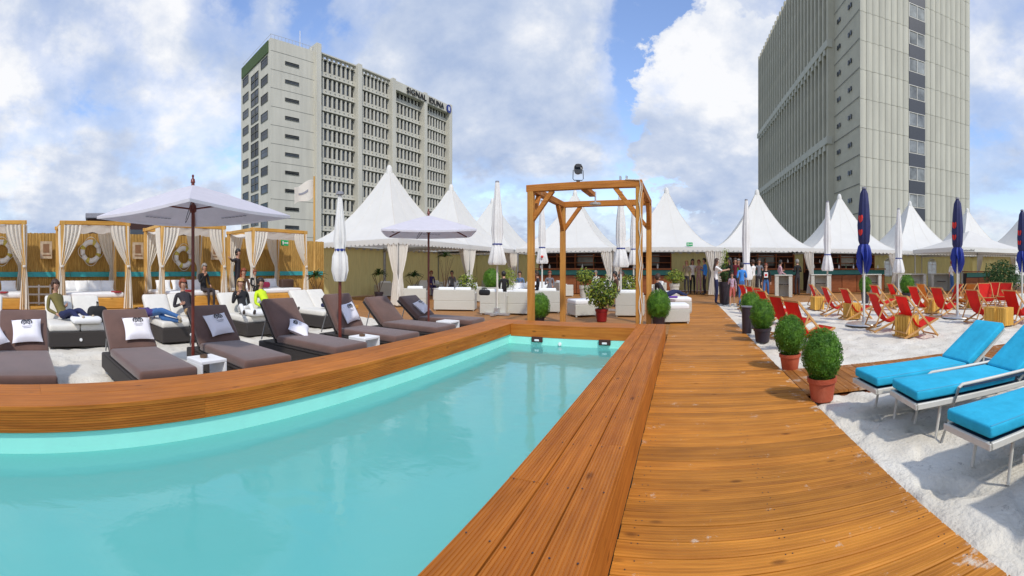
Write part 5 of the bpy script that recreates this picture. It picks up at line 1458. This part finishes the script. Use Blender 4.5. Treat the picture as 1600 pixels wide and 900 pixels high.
shrub('large dark green bush at the right end of the bar', 'large_bush', *at(1566, 23.5), 1.05, .85, .95, None, .1, .26, M_LEAFD, 8, 2200, .09, group='large plants under the tents')
shrub('green palm plant at the first tent pole beside the cabanas', 'potted_palm', *at(494, 16.6), .62, .3, 1.1, M_WICK, .45, .2, M_LEAFD, 9, 34, .035, 'frond', group='palms under the left tents')
shrub('dark palm plant against the yellowish wall of the nearest tent', 'potted_palm', *at(592, 19.5), .60, .3, 1.15, M_BPOT, .45, .2, M_LEAFD, 10, 40, .035, 'frond', group='palms under the left tents')
shrub('dark palm plant right of the nearest tent curtain', 'potted_palm', *at(646, 20), .60, .3, 1.05, M_BPOT, .45, .2, M_LEAFD, 11, 40, .035, 'frond', group='palms under the left tents')
shrub('tall dark palm with a ball of fronds behind the small open parasol', 'potted_palm', *at(695, 20.5), .52, .3, 1.9, M_BPOT, .45, .2, M_LEAFD, 12, 44, .035, 'frond', group='palms under the left tents')
shrub('leafy climber beside the tent pole at the head of the walk', 'tall_plant', *at(1133, 22.8), .28, .85, 1.6, M_BPOT, .4, .2, M_LEAFY, 13, 420, .05, group='large plants under the tents')

# ================================================================== PEOPLE
def cmat(name, c, **k): return mat('cloth_' + name, c, rough=.85, var=.12, scale=6, bump=.3, bscale=14, **k)
CL = {'white': cmat('white', (.78, .77, .74)), 'black': cmat('black', (.012, .012, .014)), 'navy': cmat('navy', (.012, .018, .07)), 'jeans': cmat('jeans', (.04, .12, .30)),
      'blue': cmat('blue', (.04, .22, .62)), 'olive': cmat('olive', (.16, .13, .035)), 'green': cmat('green', (.10, .42, .08)), 'pink': cmat('pink', (.55, .33, .36)),
      'pattern': mat('cloth_pattern', (.62, .55, .62), color2=(.35, .12, .20), scale=14, rough=.9), 'shorts': cmat('shorts', (.50, .12, .10)), 'lime': cmat('lime', (.60, .80, .02)),
      'purple': cmat('purple', (.05, .03, .14)), 'grey': cmat('grey', (.17, .17, .19)), 'dark': cmat('dark', (.03, .025, .03)), 'ltblue': cmat('ltblue', (.14, .22, .36)),
      'rose': mat('cloth_rose', (.35, .16, .15), color2=(.55, .38, .32), scale=18, rough=.9), 'brown': cmat('brown', (.10, .05, .03)), 'tan': cmat('tan', (.42, .27, .12)), 'khaki': cmat('khaki', (.30, .24, .15)), 'maroon': cmat('maroon', (.14, .01, .02))}
HAIR = {'brown': mat('hair_brown', (.045, .02, .010), rough=.6, var=.4, scale=30), 'black': mat('hair_black', (.012, .009, .008), rough=.5, var=.4, scale=30),
        'blond': mat('hair_blond', (.45, .27, .09), rough=.6, var=.3, scale=30), 'red': mat('hair_red', (.22, .045, .015), rough=.6, var=.3, scale=30), 'grey': mat('hair_grey', (.25, .23, .21), rough=.7, var=.3, scale=30)}
M_SHOE = mat('shoe_leather', (.05, .035, .03), rough=.5); M_SHOEL = mat('shoe_light', (.45, .36, .24), rough=.6)
M_EYE = mat('eye_dark', (.01, .01, .012), rough=.2); M_LIP = mat('lips', (.38, .12, .10), rough=.5)
def mirror(p): return (-p[0], p[1], p[2])
POSE = {
 'stand': dict(pel=(0, 0, .96), sp=(0, .0, 1.13), ch=(0, -.01, 1.32), nk=(0, 0, 1.49), hd=(0, .03, 1.63), sh=(.165, -.01, 1.42), hip=(.09, 0, .92), kn=(.10, .03, .50), an=(.10, -.02, .09), toe=(.12, .14, .035)),
 'walk': dict(pel=(0, 0, .95), sp=(0, .01, 1.12), ch=(0, .0, 1.31), nk=(0, .02, 1.48), hd=(0, .05, 1.62), sh=(.165, 0, 1.41), hip=(.09, 0, .91), kn=(.10, .12, .50), an=(.10, .10, .09), toe=(.12, .26, .035), knl=(-.10, -.02, .50), anl=(-.10, -.22, .13), toel=(-.12, -.10, .035)),
 'sit': dict(pel=(0, 0, .56), sp=(0, -.05, .74), ch=(0, -.06, .94), nk=(0, -.03, 1.10), hd=(0, .01, 1.24), sh=(.165, -.05, 1.03), hip=(.09, .02, .54), kn=(.11, .42, .56), an=(.11, .42, .12), toe=(.12, .56, .05)),
 'recline': dict(pel=(0, 0, .12), sp=(0, -.12, .25), ch=(0, -.26, .42), nk=(0, -.34, .56), hd=(0, -.31, .70), sh=(.165, -.32, .50), hip=(.09, .03, .12), kn=(.12, .42, .26), an=(.12, .80, .10), toe=(.13, .88, .20)),
 'curl': dict(pel=(0, 0, .14), sp=(0, -.20, .13), ch=(0, -.38, .14), nk=(0, -.54, .14), hd=(0, -.68, .13), sh=(.13, -.47, .21), hip=(.06, .03, .18), kn=(.16, .36, .24), an=(.02, .72, .14), toe=(.08, .86, .10), knl=(.10, .34, .08), anl=(-.03, .70, .05), toel=(.04, .84, .06)),
}
ARM = {  # elbow and wrist offsets from the shoulder for the right arm (mirror for left)
 'down': ((.06, -.04, -.28), (.07, .03, -.53)), 'bent': ((.06, -.03, -.27), (-.01, .20, -.20)), 'drink': ((.05, .08, -.24), (-.05, .24, -.03)),
 'out': ((.05, .22, -.14), (.0, .46, -.10)), 'lap': ((.05, .02, -.26), (-.04, .24, -.34)), 'side': ((.24, .06, -.05), (.48, .10, .03)), 'head': ((.18, .02, .04), (.05, .06, .22))}
R = dict(pel=.135, sp=.115, ch=.135, nk=.052, hd=.088, sh=.058, el=.042, wr=.029, hip=.088, kn=.060, an=.040, toe=.034)
def person(label, loc, rotz, pose='stand', arms=('down', 'down'), top='white', legs='navy', hair='brown', long=False, sc=1.0, sleeves=True, shorts=False, shoe=None, group=None, cap=False, slim=1.0, turn=0.0, print_=False):
    P = POSE[pose]; pts = []; rad = []; idx = {}; ed = []; seg = []
    def v(n, p, r): idx[n] = len(pts); pts.append(Vector(p)); rad.append(r); return idx[n]
    def e(a, b, l): ed.append((idx[a], idx[b])); seg.append((idx[a], idx[b], l))
    up = (Vector(P['hd']) - Vector(P['nk'])).normalized()
    v('pel', P['pel'], R['pel'] * slim); v('sp', P['sp'], R['sp'] * slim); v('ch', P['ch'], R['ch'] * slim); v('nk', P['nk'], R['nk'])
    v('jaw', Vector(P['nk']) + up * .07 + Vector((0, .008, 0)), .060); v('hd', P['hd'], R['hd']); v('top', Vector(P['hd']) + up * .075, .068)
    e('pel', 'sp', 'top'); e('sp', 'ch', 'top'); e('ch', 'nk', 'top'); e('nk', 'jaw', 'skin'); e('jaw', 'hd', 'skin'); e('hd', 'top', 'skin')
    hands = []
    for s, nm in ((1, 'r'), (-1, 'l')):
        f = (lambda q: q) if s == 1 else mirror
        sh = Vector(f(P['sh'])); eo, wo = ARM[arms[0 if s == 1 else 1]]
        el = sh + Vector(f(eo)); wr = sh + Vector(f(wo)); hd_ = wr + (wr - el).normalized() * .07
        v('sh' + nm, sh, R['sh'] * slim); v('el' + nm, el, R['el']); v('wr' + nm, wr, R['wr']); v('ha' + nm, hd_, .034)
        ed.append((idx['ch'], idx['sh' + nm])); seg.append((idx['ch'], idx['sh' + nm], 'top'))
        e('sh' + nm, 'el' + nm, 'top'); e('el' + nm, 'wr' + nm, 'top' if sleeves else 'skin'); e('wr' + nm, 'ha' + nm, 'skin')
        hands.append((wr, hd_, s))
        g = lambda k: P.get(k + 'l') if s == -1 and k + 'l' in P else f(P[k])
        v('hip' + nm, f(P['hip']), R['hip'] * slim); v('kn' + nm, g('kn'), R['kn'] * slim); v('an' + nm, g('an'), R['an']); v('toe' + nm, g('toe'), R['toe'])
        e('pel', 'hip' + nm, 'legs'); e('hip' + nm, 'kn' + nm, 'legs'); e('kn' + nm, 'an' + nm, 'skin' if shorts else 'legs'); e('an' + nm, 'toe' + nm, 'shoe')
    bm = bmesh.new(); lay = bm.verts.layers.skin.verify()
    bv = [bm.verts.new(p) for p in pts]
    for b_, r in zip(bv, rad): b_[lay].radius = (r, r * (.80 if r > .1 else 1))
    bv[0][lay].use_root = True
    for a, b_ in ed: bm.edges.new((bv[a], bv[b_]))
    me = bpy.data.meshes.new('tmp'); bm.to_mesh(me); bm.free()
    ob = bpy.data.objects.new('tmp', me); COL.objects.link(ob)
    ob.modifiers.new('s', 'SKIN').branch_smoothing = .6; ss = ob.modifiers.new('d', 'SUBSURF'); ss.levels = 1; ss.render_levels = 1
    dg = bpy.context.evaluated_depsgraph_get(); dg.update(); em = bpy.data.meshes.new_from_object(ob.evaluated_get(dg))
    b = MB(); lab = ['skin', 'top', 'legs', 'shoe']
    co = [v_.co.copy() for v_ in em.vertices]
    cl = []
    for c in co:
        best = (9, 0)
        for (i, j, l) in seg:
            a, d = pts[i], pts[j] - pts[i]; t = max(0, min(1, (c - a).dot(d) / d.length_squared)); q = (c - a - d * t).length / (rad[i] * (1 - t) + rad[j] * t)
            if q < best[0]: best = (q, lab.index(l), i, j, t)
        if best[1] == 1 and best[2] == 0 and best[4] < .35: best = (0, 2)
        cl.append(best[1])
    fs = [list(p.vertices) for p in em.polygons]
    for f in fs:
        ms = [cl[i] for i in f]; b.f.append(f); b.m.append(max(set(ms), key=ms.count))
    b.v = [tuple(c) for c in co]
    bpy.data.objects.remove(ob); bpy.data.meshes.remove(me); bpy.data.meshes.remove(em)
    for wr, hd_, s in hands:
        d = (hd_ - wr).normalized(); sd_ = d.cross(Vector((0, 1, .2))).normalized() * s; pn = d.cross(sd_)
        for k, L_ in enumerate((.068, .078, .072, .056)):
            o = hd_ + sd_ * (-.022 + .015 * k); b.tube([o - d * .01, o + d * L_ * .5, o + d * L_ * .85 + pn * .022 * s], [.009, .008, .006], 5, 0)
        o = wr + d * .03 - sd_ * .02; b.tube([o, o - sd_ * .025 + d * .03, o - sd_ * .028 + d * .058], [.011, .009, .007], 5, 0)
    H_ = Vector(P['hd']); fw = up.cross(Vector((1, 0, 0))).normalized()
    if pose == 'curl': fw = Vector((1, 0, 0))
    sdv = fw.cross(up)
    HM = Matrix((( *sdv, ), ( *fw, ), ( *up, ))).transposed().to_4x4(); HM.translation = H_
    if turn: HM = HM @ Matrix.Rotation(turn, 4, 'Z')
    b.add([(-.012, .082, -.02), (.012, .082, -.02), (0, .112, -.022), (0, .080, .03)], [(0, 1, 2), (0, 2, 3), (1, 3, 2)], 0, HM)
    for s in (-1, 1): b.ball((s * .088, 0, -.012), (.012, .02, .032), 6, 0, HM)
    root = b.build('person', [M_SKIN, CL[top], CL[legs], shoe or M_SHOE], None, smooth=180, loc=loc, rotz=rotz)
    root.scale = (sc, sc, sc); tag(root, label, 'person', group)
    for s in (-1, 1): MB().ball((s * .032, .083, .004), (.010, .007, .006), 6, 0, HM).build('eye', M_EYE, root)
    MB().ball((0, .084, -.045), (.024, .008, .007), 6, 0, HM).build('mouth', M_LIP, root)
    h = MB(); n = 12
    prof = [(math.sin(math.pi * i / n), -math.cos(math.pi * i / n)) for i in range(n + 1)]
    vs = []; 
    for (r, z) in prof:
        for k in range(18):
            t = 2 * math.pi * k / 18; vs.append(Vector((max(r, .001) * math.cos(t) * .104, max(r, .001) * math.sin(t) * .112 - .012, z * .122 + .02)))
    fs = []
    for i in range(n):
        for k in range(18):
            q = [i * 18 + k, i * 18 + (k + 1) % 18, (i + 1) * 18 + (k + 1) % 18, (i + 1) * 18 + k]; c = sum((vs[j] for j in q), Vector()) / 4
            if (c.y > .035 and c.z < .075) or (c.z < -.06 and c.y > -.02): continue
            fs.append(q)
    h.add([v_ * (1 + .05 * noise.noise(v_ * 40)) for v_ in vs], fs, 0, HM)
    if long: h.lathe([(.05, -.36), (.085, -.30), (.10, -.15), (.098, 0), (.07, .06)], 12, (0, 0), 0, HM @ Matrix.Translation((0, -.050, 0)) @ Matrix.Diagonal((1, .62, 1, 1)), fn=lambda r, z, t: r * (1 + .08 * math.sin(5 * t + z * 30)))
    h.build('hair', HAIR[hair], root, smooth=180)
    if cap: MB().ball((0, 0, .05), (.108, .115, .075), 10, 0, HM).box((0, .12, .05), (.14, .11, .012), 0, HM).build('cap', CL[cap], root, smooth=40)
    if print_: MB().box((0, .118, 1.22), (.20, .02, .24), bev=.008).box((0, .131, 1.22), (.12, .006, .10), 1).build('shirt_print', [CL['white'], M_REDP], root)
    return root
G_ST = None
def pst(label, px_, py_, deg, **k):       # standing on the deck, deg: heading seen from above, 0 = away from the tripod
    p = gr(px_, py_); base = -(px_ - VP) / FX
    return person(label, (p[0], p[1], 0), base + math.radians(deg), **k)
pst('woman in white top and navy trousers with long brown hair standing on the walk', 1119, 476, -80, top='white', legs='navy', long=True, arms=('out', 'bent'), sleeves=False, sc=1.03)
pst('woman with white top and long black cardigan standing under the bar tent', 1082, 460, 190, top='white', legs='black', hair='black', long=True, arms=('bent', 'bent'), sc=1.10)
pst('person in a rose patterned dress standing behind the woman in the long cardigan', 1092, 460, 170, top='rose', legs='rose', hair='red', arms=('bent', 'down'), sc=1.08)
pst('person in blue jacket and dark trousers standing at the tent curtain', 1101, 461, 110, top='blue', legs='dark', hair='black', arms=('bent', 'down'), sc=1.12)
pst('person dressed all in black facing the woman in the white top', 1141, 469, 100, top='black', legs='black', hair='black', long=True, arms=('out', 'bent'), sc=1.08)
pst('small child in a patterned shirt and red shorts on the walk', 1144, 478, 175, pose='walk', top='pattern', legs='shorts', shorts=True, hair='brown', sc=.72, shoe=M_SHOEL, arms=('bent', 'down'))
pst('teenager in a bright blue hooded top and jeans seen from behind', 1159, 478, 20, top='blue', legs='jeans', hair='black', sc=.93, arms=('bent', 'bent'))
pst('man in a green shirt behind the teenager in blue', 1154, 463, 170, top='green', legs='grey', hair='grey', sc=1.08, arms=('bent', 'down'))
pst('visitor in a white shirt drinking beside the closed parasol', 1177, 465, 60, top='white', legs='khaki', hair='brown', sc=1.05, arms=('drink', 'bent'))
pst('boy in a black sweater with a white print and jeans', 1197, 471, 178, top='black', legs='jeans', hair='red', sc=.93, print_=True, pose='walk')
pst('visitor in a pink shirt leaning at the tall white bar table', 1219, 463, -70, top='pink', legs='khaki', hair='black', sc=1.05, arms=('lap', 'bent'))
pst('man in a white shirt and jeans standing at the short bar counter', 1487, 459, -60, top='white', legs='jeans', hair='red', sc=1.06, sleeves=False, arms=('bent', 'down'))
pst('woman in a khaki top standing left of the blue jacket at the bar tent', 1073, 461, 160, top='khaki', legs='dark', hair='blond', long=True, sc=1.06, arms=('drink', 'down'))
pst('man in a maroon top behind the person all in black', 1149, 464, 170, top='maroon', legs='dark', hair='brown', sc=1.10, arms=('bent', 'down'))
pst('man in a grey top between the closed parasol and the boy in black', 1186, 464, 190, top='grey', legs='dark', hair='black', sc=1.08, arms=('down', 'bent'))
pst('visitor in black standing at the bar behind the pale wicker tables', 1246, 462, 30, top='black', legs='dark', hair='grey', sc=1.08, arms=('bent', 'bent'))
def psit(label, px_, py_, deg, **k):
    p = gr(px_, py_); base = -(px_ - VP) / FX
    return person(label, (p[0], p[1], k.pop('dz', -.06)), base + math.radians(deg), pose='sit', **k)
psit('red haired visitor in purple seated on the sofa behind the small open parasol', 674, 462, 200, top='purple', legs='purple', hair='red', arms=('lap', 'lap'))
psit('visitor in a dark jacket seated right of the small open parasol', 706, 463, 170, top='grey', legs='dark', hair='black', arms=('lap', 'drink'))
psit('visitor in black seated left of the left pergola post seen from behind', 787, 475, 20, top='black', legs='dark', hair='black', arms=('lap', 'lap'))
psit('man in a light blue shirt seated just left of the pergola post', 812, 469, 160, top='ltblue', legs='dark', hair='brown', arms=('lap', 'bent'))
psit('visitor in dark clothes seated between the two left pergola posts', 839, 473, 100, top='dark', legs='dark', hair='brown', arms=('lap', 'lap'))
psit('visitor in grey seated beside the second pergola post', 859, 469, 190, top='grey', legs='navy', hair='red', arms=('bent', 'lap'))
psit('grey haired man in a white shirt seated in front of the bar', 931, 461, 150, top='white', legs='khaki', hair='grey', arms=('lap', 'lap'))
psit('man in a pale shirt seated behind the yellow green shrub', 956, 457, 170, top='white', legs='dark', hair='brown', arms=('lap', 'lap'))
psit('dark haired woman in a grey top seated reading by the right pergola post', 972, 477, 130, top='grey', legs='dark', hair='brown', long=True, arms=('head', 'lap'))
psit('second dark haired visitor seated close beside the reading woman', 961, 478, 110, top='brown', legs='dark', hair='black', arms=('lap', 'lap'))
psit('visitor far back in front of the bar right of the reading woman', 982, 455, 170, top='ltblue', legs='dark', hair='brown', arms=('bent', 'lap'))
def plo(label, x, y, z, deg, pose='recline', **k): return person(label, (x, y, z), math.radians(deg), pose=pose, **k)
plo('person in an olive jacket reclining on the white lounger beside a black bag', -9.2, .95, .36, -60, top='olive', legs='navy', hair='brown', arms=('lap', 'bent'), shoe=M_SHOEL)
plo('person in blue jeans lying curled on the white double lounger', -9.0, 3.02, .36, -68, pose='curl', top='purple', legs='jeans', hair='black', shoe=M_SHOEL, arms=('bent', 'bent'))
plo('woman in a dark jacket sitting back beside the curled sleeper', -9.1, 3.85, .36, -85, top='dark', legs='tan', hair='red', arms=('bent', 'lap'), shoe=M_SHOEL)
plo('blond woman in a black jacket on the white double lounger', -9.1, 5.3, .36, -110, top='black', legs='white', hair='blond', long=True, arms=('drink', 'lap'))
plo('dark haired woman with sunglasses and a lime yellow top on the white double lounger', -9.1, 6.1, .36, -75, top='lime', legs='black', hair='black', long=True, arms=('lap', 'lap'))
person('man in black sitting on the edge of the cabana bed behind the parasol pole', (-13.2, 6.15, .20), math.radians(-80), pose='sit', top='black', legs='dark', hair='grey', arms=('drink', 'lap'))
person('person in dark clothes standing with an arm stretched out beside the cabana nearest the tents', (-13.0, 7.35, .27), math.radians(-60), top='dark', legs='dark', hair='black', arms=('side', 'down'))
person('long haired person in brown and blue sitting at the gap between two cabanas', (-12.4, 7.25, .05), math.radians(-100), pose='sit', top='brown', legs='navy', hair='red', long=True, arms=('lap', 'lap'))
person('child in black sitting beside the cabana nearest the tents', (-12.9, 8.0, .28), math.radians(-70), pose='sit', top='black', legs='dark', hair='red', sc=.8, arms=('lap', 'lap'))
plo('person lying on the wicker sofa by the walk with only blue clad legs showing', *at(1040, 15.4), .42, -60, top='dark', legs='navy', hair='brown', arms=('lap', 'lap'))
# small belongings
def bag(label, loc, d, m, name='bag', rot=0.0):
    t = thing(name, label, 'bag', loc, rot)
    cushion('bag_body', d, min(d) * .35, m, t, (0, 0, d[2] / 2), puff=.0)
    MB().tube([(-d[0] * .3, 0, d[2] * .9), (-d[0] * .2, 0, d[2] * 1.25), (d[0] * .2, 0, d[2] * 1.25), (d[0] * .3, 0, d[2] * .9)], .014, 6).build('handle', m, t)
bag('black shoulder bag on the white lounger right of the person in olive', (-8.75, 1.62, .40), (.3, .42, .3), CL['black'])
bag('black open bag on the lounger in front of the woman in lime yellow', (-8.5, 5.95, .40), (.25, .48, .2), CL['black'])
bag('black handbag on the arm of the sofa left of the seated visitor in black', (*at(757, 13.6), .64), (.35, .2, .16), CL['black'])
cushion('folded_cloth', (.35, .5, .10), .04, CL['navy'], None)
o = bpy.data.objects['folded_cloth']; o.location = (-8.9, 8.0, .48); o.rotation_euler = (0, .1, .5); tag(o, 'dark navy folded cloth on the white double lounger by the closed white parasol', 'folded cloth')
cushion('crumpled_towel', (.5, .6, .12), .055, M_WHITE, None)
o = bpy.data.objects['crumpled_towel']; o.location = (-8.6, 1.35, .47); tag(o, 'crumpled white towel between the olive jacket and the black bag', 'towel')
cushion('crumpled_towel', (.5, .6, .12), .055, M_WHITE, None)
o = bpy.data.objects['crumpled_towel.001']; o.location = (-8.55, 5.4, .47); tag(o, 'crumpled white towel before the blond woman', 'towel')
cushion('purple_cloth', (.3, .25, .05), .02, cmat('violet', (.12, .03, .35)), None)
o = bpy.data.objects['purple_cloth']; o.location = (*at(1052, 14.6), .53); tag(o, 'small violet cloth on the ottoman by the walk', 'cloth')
